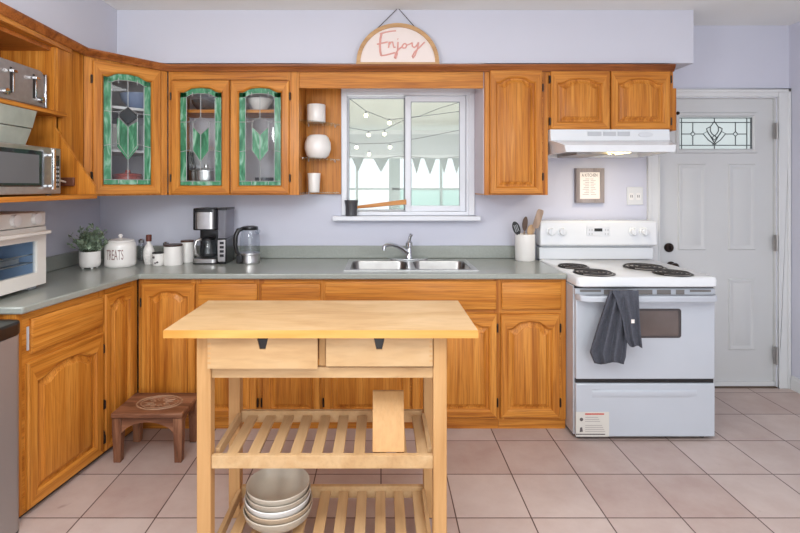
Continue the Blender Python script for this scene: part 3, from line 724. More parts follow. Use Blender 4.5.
# ------------------------------------------------------------------ range hood
hd = thing('range_hood', 'white under-cabinet range hood with lit bulb above the stove', 'range hood', (1.43, 3.2, 1.6))
hx0, hx1 = 1.056, 1.80
MB().prism([(3.118, 1.7535), (3.112, 1.682), (3.468, 1.682), (3.468, 1.7535)], 'X', hx0, hx1).build('top_housing', whiteB, hd, bev=.003)
hh = MB()
# sloping visor with open underside
for lo in ([[(hx0, 3.13), (hx1+.006, 3.13), (hx1+.006, 3.468), (hx0, 3.468)]],): pass
hh.loft([[(hx0, 3.10, 1.6815), (hx1, 3.10, 1.6815), (hx1, 3.468, 1.6815), (hx0, 3.468, 1.6815)],
         [(hx0+.036, 2.975, 1.645), (hx1-.042, 2.975, 1.645), (hx1, 3.468, 1.645), (hx0, 3.468, 1.645)],
         [(hx0+.043, 2.970, 1.602), (hx1-.05, 2.970, 1.602), (hx1, 3.468, 1.595), (hx0, 3.468, 1.595)],
         [(hx0+.063, 2.995, 1.602), (hx1-.07, 2.995, 1.602), (hx1-.03, 3.44, 1.595), (hx0+.03, 3.44, 1.595)],
         [(hx0+.068, 3.0, 1.632), (hx1-.075, 3.0, 1.632), (hx1-.035, 3.435, 1.632), (hx0+.035, 3.435, 1.632)]], True, True)
hh.build('visor', whiteB, hd, bev=.003)
MB().box(X(571, 3.15), X(602, 3.15), 3.06, 3.40, 1.592, 1.631).build('grease_filter', steelD, hd, bev=.003)
MB().box(X(604, 3.1), X(625, 3.1), 3.02, 3.20, 1.600, 1.628).build('lamp_lens', hoodBulb, hd, bev=.006)
MB().tube([(X(609, 3.05), 3.03, 1.599), (X(613, 3.05), 3.03, 1.592)], .006, 8).build('lamp_clip', chrome, hd)
for a, bb in ((588, 601.5), (603.5, 616), (618, 630)): MB().box(X(a, 3.11), X(bb, 3.11), 3.1105, 3.1145, 1.712, 1.738).build('vent_grille', greyP, hd)
MB().lathe([(.001, 0), (.045, 0), (.047, .003)], (X(646, 3.11), 3.111, 1.72), 24, 'Y').build('badge', mat('badge', (206, 208, 212), .3), hd)
for v in hd.children:
    if v.name.startswith('badge'): v.scale = (1, 1, .35); v.location = (0, 0, .65*(1.72-1.6))
# framed kitchen sign and outlet under the hood
sg = thing('framed_sign', 'small grey-framed printed sign on the wall under the range hood', 'framed sign', (X(589.5, 3.45), 3.455, Z(203, 3.45)))
fx0, fx1, fz0, fz1 = X(576, 3.44), X(604.2, 3.44), Z(202.8, 3.44), Z(168.2, 3.44)
fr = MB(); wd = .027
fr.loft([[(fx0+a, y, fz0+a), (fx1-a, y, fz0+a), (fx1-a, y, fz1-a), (fx0+a, y, fz1-a)] for a, y in ((0, YW-.001), (0, 3.435), (wd, 3.438), (wd, 3.452))], True)
fr.build('frame', greyFr, sg, bev=.001)
MB().box(fx0+wd-.001, fx1-wd+.001, 3.447, 3.450, fz0+wd-.001, fz1-wd+.001).build('print', paperM, sg)
cxs = (fx0+fx1)/2
words('heading', 'A KITCHEN', .031, (cxs, 3.4468, fz1-wd-.022), inkM, sg, sx=.68)
lm = MB()
for i, wl in enumerate((.05, .085, .055, .08, .06, .075, .09, .05, .07, .09)):
    zz = fz1-wd-.047-i*.0118
    lm.box(cxs-wl/2-.004, cxs-wl*.05, 3.4463, 3.4469, zz-.0017, zz+.0017).box(cxs+wl*.08, cxs+wl/2, 3.4463, 3.4469, zz-.0015, zz+.0015)
lm.build('small_print', inkL, sg)
ol = thing('wall_outlet', 'white square wall outlet plate right of the framed sign', 'outlet', (X(635, 3.465), 3.466, Z(196, 3.465)))
MB().box(X(627, 3.465), X(643, 3.465), 3.462, YW-.001, Z(205, 3.465), Z(187, 3.465)).build('plate', trimM, ol, bev=.004)
for a in (631.5, 638.5):
    s = MB().prism(rrect(X(a-2.2, 3.46), X(a+2.2, 3.46), Z(200, 3.46), Z(193, 3.46), .008), 'Y', 3.4605, 3.4635).build('socket', whiteP, ol)
    MB().box(X(a-1, 3.46), X(a-.5, 3.46), 3.4598, 3.4604, Z(197.5, 3.46), Z(195, 3.46)).box(X(a+.5, 3.46), X(a+1, 3.46), 3.4598, 3.4604, Z(197.5, 3.46), Z(195, 3.46)).build('slot', blackP, s)

# 'Enjoy' sign leaning on the crown against the soffit
ys = 3.130
es = thing('hanging_sign', 'half-round wooden sign lettered Enjoy hung above the window', 'sign', (X(398, ys), ys, 2.178))
# soffit face at 3.165; crown projects in front below
ex0, ex1 = X(356.5, ys), X(439, ys); ez0 = 2.161; ecx = (ex0+ex1)/2; er = (ex1-ex0)/2; eh = Z(23.5, ys)-ez0
def arcpts(rx, rz, n=32): return [(ecx-rx*math.cos(PI*i/n), ez0+.012+rz*math.sin(PI*i/n)) for i in range(n+1)]
MB().prism(arcpts(er-.008, eh-.02), 'Y', 3.128, 3.134).build('board', creamB, es)
ar = MB(); o_, i_ = arcpts(er, eh-.012), arcpts(er-.024, eh-.036)
ar.loft([[(p[0], y, p[1]) for p in l] for l, y in ((o_, 3.140), (o_, 3.119), (i_, 3.119), (i_, 3.140))], closed=False)
ar.box(ex0-.002, ex1+.002, 3.119, 3.140, ez0, ez0+.0115)
ar.build('rim', tanW, es)
hk = (X(398, 3.16), 3.152, Z(8.5, 3.16))
MB().tube([(X(377.5, ys), 3.137, Z(28, ys)), hk, (X(416, ys), 3.137, Z(28, ys))], .0028, 6).build('cord', mat('sign_cord', (70, 60, 58), .8), es)
MB().lathe([(.005, 0), (.005, -.012), (.007, -.014), (.001, -.016)], (hk[0], 3.1645, hk[2]), 8, 'Y').build('nail', steelD, es)
def ep(u, v): return (X(350+u*.11875, 3.13), 3.1275, Z(20+v*.11875, 3.13))
et = MB()
for st, rr in (([(252, 118), (300, 104), (345, 96), (388, 92)], .0045), ([(266, 112), (256, 160), (252, 210), (254, 262), (262, 302)], .0075), ([(226, 206), (262, 198), (318, 186)], .005), ([(262, 302), (300, 297), (345, 285), (378, 276)], .005),
               ([(330, 184), (328, 210), (324, 236)], .005), ([(326, 215), (345, 188), (360, 186), (364, 212), (370, 234), (384, 228)], .0048),
               ([(404, 188), (402, 240), (396, 290), (384, 328), (374, 318), (386, 280), (412, 246), (440, 226)], .0055),
               ([(456, 200), (440, 218), (446, 238), (466, 236), (478, 216), (468, 200), (454, 202)], .005), ([(478, 212), (500, 206), (524, 192)], .004),
               ([(524, 192), (524, 222), (540, 234), (560, 220), (576, 190)], .005), ([(578, 190), (566, 250), (546, 300), (530, 322), (524, 308), (544, 270), (590, 226), (628, 188)], .005), ([(400, 160), (404, 164)], .005)):
    et.tube([ep(*p) for p in st], rr, 6)
et.build('lettering', pinkM, es)

# ------------------------------------------------------------------ stove
st = thing('stove', 'white electric coil stove with backguard and storage drawer', 'stove', (1.45, 3.1, 0))
sx0, sx1 = 1.066, 1.842; yd = 2.75; ZT = .905
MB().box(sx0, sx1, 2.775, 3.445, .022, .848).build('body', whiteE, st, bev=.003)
ct = MB()
for ins, z, rr in (): pass
lo = [[(p[0], p[1], z) for p in rrect(sx0-.001+i, sx1-.006-i, 2.712+i, 3.40, .03)] for i, z in ((.006, .850), (0, .856), (0, .893), (.004, .901), (.012, ZT))]
ct.loft(lo, True, True); ct.build('cooktop', whiteB, st)
for cx, cy, R in ((1.176, 3.055, .092), (1.207, 2.835, .113), (1.60, 3.035, .122), (1.645, 2.822, .104)):
    pn = MB().lathe([(R-.012, .0005), (R-.012, .002), (R*.4, .0012), (.001, .001)], (cx, cy, ZT+.0006), 40).build('drip_pan', mat('drip_pan', (176, 172, 170), .4), st)
    MB().lathe([(R-.002, 0), (R, .003), (R-.005, .0045), (R-.0125, .002), (R-.0125, 0), (R-.002, 0)], (cx, cy, ZT+.0006), 40).build('trim_ring', blackM, pn)
    co = MB(); n = 90; turns = 3.6
    co.tube([(cx+(R*.18+(R*.78)*i/n)*math.cos(2*PI*turns*i/n), cy+(R*.18+(R*.78)*i/n)*math.sin(2*PI*turns*i/n), ZT+.0085) for i in range(n+1)], .0036, 6)
    co.build('coil', coilM, pn)
    MB().tube([(cx-R*.9, cy, ZT+.0045), (cx+R*.9, cy, ZT+.0045)], .002, 6).build('coil_support', steelD, pn)
# backguard
MB().box(sx0+.004, sx1-.004, 3.375, 3.445, .906, .985).box(sx0+.02, sx1-.02, 3.395, 3.445, .985, 1.0).build('backguard', whiteB, st, bev=.004)
bp = MB(); bp.prism([(3.352, .998), (3.332, 1.006), (3.340, 1.155), (3.352, 1.168), (3.445, 1.168), (3.445, .998)], 'X', sx0-.002, sx1+.002)
bpo = bp.build('control_panel', whiteB, st, bev=.008, seg=3)
for a in (551.5, 562.8, 634.2, 645.2):
    zc = Z(231.7, 3.32)
    k = MB().lathe([(.001, 0), (.031, 0), (.031, -.006), (.024, -.008), (.021, -.026), (.001, -.027)], (X(a, 3.32), 3.335, zc), 22, 'Y').box(X(a, 3.32)-.004, X(a, 3.32)+.004, 3.302, 3.312, zc-.021, zc+.021)
    k.build('knob', whiteB, bpo, bev=.001)
MB().box(X(587, 3.33), X(610, 3.33), 3.3325, 3.338, Z(236, 3.33), Z(226, 3.33)).build('display_panel', mat('display_panel', (214, 216, 220), .3), bpo, bev=.001)
MB().box(X(594.5, 3.33), X(602.5, 3.33), 3.3315, 3.3322, Z(231.5, 3.33), Z(228.4, 3.33)).build('clock_display', lcdM, bpo)
bt = MB()
for a in (589, 591.5, 605, 607.5): bt.box(X(a, 3.33), X(a+1.3, 3.33), 3.3315, 3.3322, Z(231, 3.33), Z(229, 3.33)).box(X(a, 3.33), X(a+1.3, 3.33), 3.3315, 3.3322, Z(235, 3.33), Z(233, 3.33))
bt.build('button', greyP, bpo)
MB().box(X(596, 3.33), X(603, 3.33), 3.3335, 3.336, Z(242, 3.33), Z(241, 3.33)).build('badge', greyP, bpo)
# vent strip and oven door
vt = MB().box(sx0+.002, sx1-.002, 2.752, 2.7745, .800, .836).build('vent_strip', whiteE, st, bev=.002)
MB().box(sx0+.004, sx1-.004, 2.765, 2.7748, .8365, .8495).build('gap_shade', blackP, st); MB().box(sx0+.008, sx1-.006, 2.762, 2.7748, .3135, .3365).build('gap_shade', blackP, st)  # black strips laid in the gaps to give them their shade
vv = MB()
for a, bb, h in ((580, 601, .4), (604, 614, 1), (619, 633, 1), (637, 652.5, 1), (657, 671, 1), (676, 684.5, 1), (690, 711, .4)):
    vv.box(X(a, 2.75), X(bb, 2.75), 2.7505, 2.7515, Z(290.4+4*h, 2.75), Z(289.8, 2.75))
vv.build('vent_slot', ventM, vt)
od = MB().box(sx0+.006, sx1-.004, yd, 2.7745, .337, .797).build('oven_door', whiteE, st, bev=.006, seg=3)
ow = MB().prism(rrect(X(608, 2.745), X(680.5, 2.745), Z(337, 2.745), Z(309.8, 2.745), .012), 'Y', 2.7485, 2.7495); ow.build('oven_window', ovenGl, od)
ow = MB(); o_ = rrect(X(607, 2.745), X(681.5, 2.745), Z(338, 2.745), Z(308.8, 2.745), .015); i_ = rrect(X(609.5, 2.745), X(679, 2.745), Z(336, 2.745), Z(311, 2.745), .010)
ow.loft([[(p[0], y, p[1]) for p in l] for l, y in ((o_, 2.7497), (o_, 2.747), (i_, 2.747), (i_, 2.7484))]); ow.build('window_trim', mat('oven_window_trim', (70, 64, 64), .3), od)
hb = MB(); yh = 2.695
hb.loft([[(x, y+yo, z+zo) for yo, zo in ((-.012, -.014), (.010, -.016), (.012, .012), (0, .020), (-.012, .012))] for x, y, z in ((sx0+.004, 2.742, .792), (sx0+.012, 2.712, .792), (sx0+.05, yh, .790), (sx1-.05, yh, .790), (sx1-.026, 2.712, .792), (sx1-.018, 2.742, .792))], True, True)
hb.build('oven_handle', whiteE, od, bev=.003)
sdw = MB().box(sx0+.006, sx1-.004, yd, 2.7745, .020, .313)
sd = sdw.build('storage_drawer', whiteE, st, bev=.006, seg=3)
lip = MB(); lx0, lx1 = X(592, 2.75), X(697, 2.75)
lip.loft([[(x, yd-.0005, Z(397.5, 2.75)), (x, yd-h*.4, Z(396, 2.75)), (x, yd-h, Z(391.5, 2.75)), (x, yd-h*.5, Z(390, 2.75)), (x, yd-.0005, Z(389.7, 2.75))] for x, h in ((lx0, .001), (lx0+.05, .010), (lx1-.05, .010), (lx1, .001))], True, True)
lip.build('pull_lip', whiteE, sd)
MB().box(sx0+.01, sx1-.01, 2.776, 3.40, .012, .0215).build('base_frame', blackM, st)
for a, bb in ((1.10, 2.80), (1.79, 2.80), (1.10, 3.38), (1.79, 3.38)): MB().lathe([(.018, 0), (.018, .008), (.008, .010), (.008, .0115)], (a, bb, .0003), 14).build('foot', blackP, st)
lb = MB().box(X(575.8, 2.75), X(609, 2.75), 2.7485, 2.7495, Z(436.5, 2.75), Z(411.8, 2.75)).build('warning_label', mat('label_paper', (204, 200, 192), .6), sd)
MB().box(X(585, 2.75), X(604, 2.75), 2.7478, 2.7484, Z(414.6, 2.75), Z(413.2, 2.75)).build('heading_line', redInk, lb)
ll = MB()
for i in range(8):
    y = 417+i*2
    if i in (3,): continue
    ll.box(X(585, 2.75), X(598+((i*37) % 9), 2.75), 2.7478, 2.7484, Z(y+.5, 2.75), Z(y, 2.75))
ll.build('small_print', inkL, lb)
MB().lathe([(.001, 0), (.010, 0), (.010, .0006)], (X(581.3, 2.75), 2.7478, Z(419.3, 2.75)), 8, 'Y').build('pictogram', inkM, lb)
MB().prism([(X(579.5, 2.75), Z(432, 2.75)), (X(580, 2.75), Z(427.5, 2.75)), (X(582, 2.75), Z(427, 2.75)), (X(582.8, 2.75), Z(431.5, 2.75))], 'Y', 2.7478, 2.7484).build('pictogram', inkM, lb)
MB().box(X(575.8, 2.75), X(605, 2.75), 2.7478, 2.7484, Z(434.6, 2.75), Z(433.6, 2.75)).build('footer_line', inkM, lb)

# towel over the oven handle
tw = MB()
def cloth(rows, Yf, amp, folds, n=22, ph=0):
    g = []
    for i, (ya, xa, yb, xb, yo) in enumerate(rows):
        f = i/(len(rows)-1); r = []
        for k in range(n+1):
            t = k/n; Yc = Yf+yo - amp*min(1, f*2)*(0.5+.5*math.sin(t*folds*PI+ph+f*.8))
            r.append((X(xa+(xb-xa)*t, Yc), Yc, Z(ya+(yb-ya)*t+ (1.2*math.sin(t*7) if i == len(rows)-1 else 0), Yc)))
        g.append(r)
    m = MB(); m.loft(g, closed=False); return m
def dense(rows, k=5):
    out = []
    for a, b2 in zip(rows, rows[1:]):
        for i in range(k): out.append(tuple(p+(q_-p)*i/k for p, q_ in zip(a, b2)))
    return out+[rows[-1]]
tl = thing('towel', 'charcoal grey kitchen towel hanging over the oven handle', 'towel', (X(617, 2.69), 2.68, Z(364, 2.69)))
m = cloth(dense([(303, 609, 303, 631, .050), (291.0, 610, 290.6, 631, .026), (291, 610, 290.6, 631, -.003), (300, 606.5, 299, 630, -.008), (327, 597.5, 327, 628, -.012), (340, 593.5, 345, 626.5, -.012), (352, 589.8, 357, 625.5, -.012), (363, 594.5, 363.5, 623.5, -.008)]), 2.682, .030, 6)
m.build('back_fold', towelM, tl, solid=.005)
m = cloth(dense([(303, 614, 303, 638, .046), (290.6, 613, 290.8, 638, .024), (290.8, 612, 290.8, 638.5, -.008), (300, 616, 300, 639, -.016), (320, 622.5, 321, 640, -.020), (339, 625.5, 339, 641.5, -.022), (345.5, 629.5, 347.5, 642.3, -.022)]), 2.676, .020, 4, ph=1)
m.build('front_fold', towelM, tl, solid=.005)
MB().box(X(630, 2.64), X(633.2, 2.64), 2.626, 2.6275, Z(322.5, 2.64), Z(318.8, 2.64)).build('care_tag', paperM, tl)

# ------------------------------------------------------------------ kitchen cart
kc = thing('kitchen_cart', 'pale beech kitchen cart with two drawers and slatted shelves', 'kitchen cart', (-.205, 1.97, 0))
KX0, KX1, KY0, KY1 = -.755, .337, 1.736, 2.185
MB().box(KX0, KX1, KY0+.001, KY1, .8725, .900).build('tabletop', beechX, kc, bev=.002)
MB().box(KX0, KX1, KY0-.004, KY0+.0005, .8725, .8995).build('front_edge_band', beechEdge, kc)
lx = (-.655, -.605, .186, .234)
fy0, fy1, ry0, ry1 = 1.775, 1.822, 2.105, 2.152
lrx = (-.642, -.594, .180, .226)
for xa, xb, ya, yb in ((lx[0], lx[1], fy0, fy1), (lx[2], lx[3], fy0, fy1), (lrx[0], lrx[1], ry0, ry1), (lrx[2], lrx[3], ry0, ry1)):
    MB().box(xa, xb, ya, yb, .0005, .872).build('leg', beechZ, kc, bev=.003)
MB().box(lx[1]+.0005, lx[2]-.0005, 1.786, 1.806, Z(377.7, 1.786), Z(368.5, 1.786)+.004).build('front_rail', beechX, kc)
MB().box(lrx[1]+.0005, lrx[2]-.0005, 2.122, 2.142, .76, .871).build('back_rail', beechX, kc)
for xa in ((-.636, -.618), (.197, .213)): MB().box(xa[0], xa[1], fy1+.0005, ry0-.0005, .735, .871).build('side_rail', beechY, kc)
MB().box(X(319, 1.79), X(325.5, 1.79), 1.795, 1.815, .755, .8715).build('centre_post', beechZ, kc)
for a, bb, n0, n1, yo, zlo in ((207.5, 317.5, 256.5, 268.5, 1.758, 368.7), (326, 432.7, 373.2, 385.2, 1.770, 366.5)):
    xa, xb = X(a, yo), X(bb, yo); na, nb = X(n0, yo), X(n1, yo); z0, z1 = Z(zlo, yo), .8695
    ins = (nb-na)*.26; zn = Z(349.5, yo)
    p = MB().prism([(xa, z0), (xb, z0), (xb, z1), (nb, z1), (nb-ins, zn), (na+ins, zn), (na, z1), (xa, z1)], 'Y', yo, yo+.016)
    dr = p.build('drawer', beechX, kc)
    bxm = MB().box(xa+.052 if a < 300 else xa+.005, xb-.005 if a < 300 else xb-.052, yo+.0165, 2.06, z0+.012, z0+.022)
    bxm.box(max(xa+.01, -.60) if a < 300 else xa+.004, max(xa+.02, -.59) if a < 300 else xa+.014, yo+.0165, 2.06, z0+.012, z1-.015)
    bxm.box(xb-.014 if a < 300 else xb-.067, xb-.004 if a < 300 else xb-.055, yo+.0165, 2.06, z0+.012, z1-.015)
    bxm.build('drawer_box', beechY, dr)
    MB().prism([(na+.0005, z1), (na+ins+.0003, zn+.0005), (nb-ins-.0003, zn+.0005), (nb-.0005, z1)], 'Y', yo+.006, yo+.03).build('finger_notch', blackP, dr)
    dv = MB()
    for i in range(5):
        zz = z0+.016+i*.017; ex = xa if a < 300 else xb-.012
        dv.box(ex+.0004, ex+.011, yo-.0006, yo, zz, zz+.008)
    dv.build('dovetail', beechZ, dr)
def slat_shelf(zt, name):
    b = MB()
    b.box(lx[1]+.0005, lx[2]-.0005, 1.781, 1.801, zt-.034, zt+.012)
    b.box(lrx[1]+.0005, lrx[2]-.0005, 2.122, 2.142, zt-.030, zt+.018)
    for k in range(10):
        xc = -.543+.0772*k
        b.box(xc-.0205, xc+.0205, 1.8015, 2.1215, zt-.012, zt)
    b.box(-.604, -.588, 1.8225, 2.1045, zt-.020, zt+.018); b.box(.170, .1855, 1.8225, 2.1045, zt-.020, zt+.018)
    return b.build(name, beechY, kc, bev=.0015)
slat_shelf(.427, 'upper_shelf'); slat_shelf(.106, 'lower_shelf')
# wooden block on upper shelf
kb = thing('wooden_block', 'plain pale wooden block with sloping front on the cart upper shelf', 'wooden block', (0, 1.86, .4275))
xa, xb = X(372.4, 1.81), X(404.8, 1.81)
wbm = MB(); wbm.prism([(1.806, .4375), (1.93, .4375), (1.918, .618), (1.908, .620), (1.900, .616)], 'X', xa, xb)
wbm.build('block', beechZ, kb, bev=.002)
MB().box(xa+.003, xa+.028, 1.815, 1.94, .4275, .4372).box(xb-.028, xb-.003, 1.815, 1.94, .4275, .4372).build('foot', stoolW, kb)  # dark strips stand in for the shaded gaps under the block
# bowls on lower shelf
bcx, bcy = X(278, 1.93), 1.935
bz0 = .107
specs = [('bowl', bowlA, 'largest tan-grey bowl at the bottom of the stack on cart', .128), ('bowl', bowlD, 'brownish tan bowl under the white bowl in cart stack', .126),
         ('bowl', bowlC, 'only white bowl, middle of the stack on cart lower shelf', .122), ('bowl', bowlB, 'grey-beige bowl just above the white bowl in stack', .120), ('bowl', bowlA, 'topmost pale taupe bowl with open inside in cart stack', .118)]
for i, (nm, mt, lb_, R) in enumerate(specs):
    z = bz0+.0205*i; ox = (.0, .002, -.001, .001, 0)[i]
    h = .066; R *= 1.03
    pr = [(.001, 0.0), (R*.5, 0.0), (R*.52, .004), (R*.78, .016), (R*.94, .036), (R, h-.003), (R-.002, h), (R-.005, h-.002), (R*.94-.006, .040), (R*.76-.003, .0225), (R*.5, .0105), (.001, .009)]
    o = MB().lathe(pr, (0, 0, 0), 44).build(nm, mt)
    o.location = (bcx+ox, bcy, z+.0003*i); tag(o, lb_, 'bowl', 'bowls stacked on the cart')

# ------------------------------------------------------------------ carved stool
so = thing('step_stool', 'low dark carved wooden stool in the corner before the cabinets', 'stool', (-1.18, 2.64, 0))
TX0, TX1, TY0, TY1, TZ = -1.362, -1.0, 2.515, 2.775, .255
MB().box(TX0, TX1, TY0, TY1, .228, TZ).build('top', stoolW, so, bev=.007, seg=3)
cv = MB()
ccx, ccy = -1.17, 2.645
def ell(rx, ry, n=40): return [(ccx+rx*math.cos(2*PI*i/n), ccy+ry*math.sin(2*PI*i/n), TZ+.0005) for i in range(n+1)]
cv.tube(ell(.115, .085), .004, 6); cv.tube(ell(.095, .068), .003, 6)
for i in range(10):
    a = 2*PI*i/10
    cv.tube([(ccx+.03*math.cos(a), ccy+.022*math.sin(a), TZ), (ccx+.06*math.cos(a+.18), ccy+.044*math.sin(a+.18), TZ+.001), (ccx+.088*math.cos(a), ccy+.062*math.sin(a), TZ), (ccx+.06*math.cos(a-.18), ccy+.044*math.sin(a-.18), TZ+.001), (ccx+.03*math.cos(a), ccy+.022*math.sin(a), TZ)], .0025, 5)
cv.build('carving', carve, so)
for xa, ya in ((TX0+.004, TY0+.006), (TX1-.05, TY0+.006), (TX0+.004, TY1-.052), (TX1-.05, TY1-.052)):
    MB().loft([[(xa+i, ya+i, z), (xa+.046-i, ya+i, z), (xa+.046-i, ya+.046-i, z), (xa+i, ya+.046-i, z)] for i, z in ((.005, .0005), (.004, .05), (0, .16), (0, .2275))], True, True).build('leg', stoolWZ, so, bev=.003)
def apron(a, b2, axis, t0, t1):
    n = 14; w_ = b2-a
    bot = [(a+w_*i/n, .150+.055*math.sin(PI*i/n)**.6) for i in range(n+1)]
    MB().prism([(a, .2275)]+bot+[(b2, .2275)], axis, t0, t1).build('apron', stoolW, so)
for t0 in (TY0+.012, TY1-.035): apron(TX0+.0505, TX1-.0505, 'Y', t0, t0+.02)
for t0 in (TX0+.012, TX1-.035): apron(TY0+.0525, TY1-.0525, 'X', t0, t0+.02)

# ------------------------------------------------------------------ bin
bn = thing('waste_bin', 'stainless steel bin with black rim standing at the cabinet end, left edge', 'bin', (-1.64, 1.9, 0))
MB().prism(rrect(-1.84, -1.462, 1.70, 2.045, .04), 'Z', .012, .80).build('body', mat('bin_steel', (168, 162, 160), .45, metal=.55), bn)
MB().prism(rrect(-1.845, -1.458, 1.695, 2.05, .045), 'Z', .8005, .855).build('lid', blackP, bn, bev=.008, seg=3)
MB().prism(rrect(-1.84, -1.462, 1.70, 2.045, .04), 'Z', .0005, .0115).build('base', blackP, bn)

# ------------------------------------------------------------------ countertop oven
ov = thing('countertop_oven', 'white countertop toaster oven with two knobs at the left edge', 'toaster oven', (-1.80, 2.2, .9005))
VX = -1.655; VY0, VY1 = 1.98, 2.47; vz0, vz1 = .920, 1.276
h = MB(); bk = -1.925
h.box(bk, VX-.02, VY0, VY1, vz1-.02, vz1); h.box(bk, VX-.02, VY0, VY1, vz0, vz0+.02); h.box(bk, VX-.02, VY0, VY0+.02, vz0+.02, vz1-.02); h.box(bk, VX-.02, VY1-.02, VY1, vz0+.02, vz1-.02); h.box(bk, bk+.015, VY0+.02, VY1-.02, vz0+.02, vz1-.02)
h.build('housing', creamE, ov, bev=.01, seg=3)
MB().box(VX-.0195, VX, VY0, VY1, 1.205, vz1).build('control_strip', creamE, ov, bev=.008, seg=3)
for yy in (2.12, 2.255, 2.392):
    MB().lathe([(.028, 0), (.026, .016), (.001, .018)], (VX+.0005, yy, 1.243), 22, 'X').build('knob', whiteP, ov)
dmf = MB(); dmf.box(VX-.0195, VX+.002, VY0+.003, VY1-.003, 1.137, 1.203); dmf.box(VX-.0195, VX+.002, VY0+.003, VY1-.003, .922, .985); dmf.box(VX-.0195, VX+.002, VY0+.003, VY0+.075, .985, 1.137); dmf.box(VX-.0195, VX+.002, VY1-.066, VY1-.003, .985, 1.137)
dv = dmf.build('oven_door', creamE, ov)
MB().box(VX-.014, VX-.008, VY0+.075, VY1-.066, .985, 1.137).build('door_glass', glass('oven_glass', (.88, .92, .96), .03), dv)
MB().box(VX+.030, VX+.048, VY0+.02, VY1-.03, 1.168, 1.186).box(VX+.002, VX+.0305, VY0+.05, VY0+.07, 1.17, 1.184).box(VX+.002, VX+.0305, VY1-.05, VY1-.03, 1.17, 1.184).build('door_handle', creamE, dv, bev=.004)
rk = MB()
for zz in (1.03, 1.07): rk.tube([(VX-.03, VY0+.03, zz), (VX-.03, VY1-.03, zz)], .003, 6)
for i in range(12): rk.tube([(VX-.03, VY0+.04+i*.036, 1.03), (bk+.03, VY0+.04+i*.036, 1.03)], .002, 5)
rk.build('rack', steel, ov)
MB().box(bk+.03, VX-.045, VY0+.05, VY1-.12, 1.035, 1.062).build('tray', steel, ov, bev=.004)
MB().box(bk+.0155, bk+.018, VY0+.021, VY1-.021, .941, 1.255).box(bk+.02, VX-.022, VY1-.023, VY1-.0205, .941, 1.255).build('cavity_lining', mat('oven_cavity', (176, 196, 220), .4), ov)
for xx, yy in ((VX-.05, VY0+.04), (VX-.05, VY1-.05), (bk+.05, VY0+.04), (bk+.05, VY1-.05)):
    MB().box(xx-.02, xx+.02, yy-.02, yy+.025, .9005, .9195).build('foot', greyP, ov, bev=.003)

# ------------------------------------------------------------------ microwave, box and toaster on the shelf unit
mw = thing('microwave', 'stainless steel microwave on the lowest shelf at left edge', 'microwave', (-1.72, 2.1, 1.3565))
MX = -1.510; my0, my1, mz0, mz1 = 1.87, 2.357, 1.362, 1.577
MB().box(-1.915, MX-.022, my0, my1, mz0, mz1).build('housing', steelD, mw, bev=.003)
md = MB().box(MX-.0215, MX, my0, 2.292, mz0+.002, mz1-.002).build('door', steel, mw, bev=.002)
MB().box(MX+.0003, MX+.002, my0+.01, 2.232, mz0+.035, mz1-.022).build('window', darkGl, md)
MB().box(MX+.0022, MX+.0028, my0+.03, 2.205, mz0+.05, mz1-.04).build('window_mesh', mat('microwave_mesh', (92, 92, 94), .35), md)
MB().box(MX+.018, MX+.030, 2.262, 2.280, mz0+.02, mz1-.01).box(MX+.0003, MX+.018, 2.264, 2.278, mz0+.03, mz0+.045).box(MX+.0003, MX+.018, 2.264, 2.278, mz1-.045, mz1-.03).build('handle', chrome, md, bev=.003)
cp = MB().box(MX-.0215, MX, 2.2925, my1, mz0+.002, mz1-.002).build('control_panel', steel, mw, bev=.002)
MB().box(MX+.0003, MX+.0015, 2.303, 2.345, mz0+.03, mz1-.035).build('keypad', blackP, cp)
kk = MB()
for i in range(5):
    for j in range(3): kk.box(MX+.0016, MX+.0022, 2.307+j*.013, 2.315+j*.013, mz0+.04+i*.02, mz0+.05+i*.02)
kk.build('button', greyP, cp)
MB().box(MX+.0016, MX+.0022, 2.307, 2.34, mz1-.06, mz1-.043).build('display', lcdM, cp)
for xx, yy in ((-1.55, 1.90), (-1.55, 2.33), (-1.88, 1.90), (-1.88, 2.33)): MB().lathe([(.012, 0), (.012, .0052)], (xx, yy, 1.3565), 10).build('foot', blackP, mw)
MB().tube([(-1.75, my1+.001, 1.50), (-1.68, my1+.04, 1.49), (-1.62, my1+.10, 1.44), (-1.60, my1+.15, 1.425), (-1.60, 2.534, 1.420)], .005, 8).build('power_cord', cordM, mw)
tb = thing('metal_box', 'dull grey-green metal box lying on top of the microwave', 'box', (-1.75, 2.0, 1.5775))
bxm = MB(); bxm.loft([[(-1.88, 1.80, 1.578), (-1.575, 1.80, 1.578), (-1.575, 2.215, 1.578), (-1.88, 2.215, 1.578)], [(-1.88, 1.80, 1.655), (-1.562, 1.80, 1.655), (-1.562, 2.238, 1.655), (-1.88, 2.238, 1.655)]], True, True)
bxm.build('base', tinM, tb, bev=.003)
bxm = MB(); bxm.loft([[(-1.88, 1.80, 1.657), (-1.560, 1.80, 1.657), (-1.560, 2.240, 1.657), (-1.88, 2.240, 1.657)], [(-1.88, 1.80, 1.738), (-1.552, 1.80, 1.738), (-1.552, 2.258, 1.738), (-1.88, 2.258, 1.738)]], True, True)
bxm.build('lid', tinM, tb, bev=.003)
to = thing('toaster', 'brushed steel four-slot toaster on the upper open shelf', 'toaster', (-1.79, 2.3, 1.7785))
t0x, t1x, ty0, ty1, tz0, tz1 = -1.90, -1.685, 2.06, 2.505, 1.790, 1.972
tp = [(ty0, tz0), (ty1, tz0), (ty1, tz1-.03), (ty1-.012, tz1-.008), (ty1-.03, tz1), (ty0, tz1)]
MB().prism(tp, 'X', t0x, t1x).build('shell', steelD, to, bev=.006)
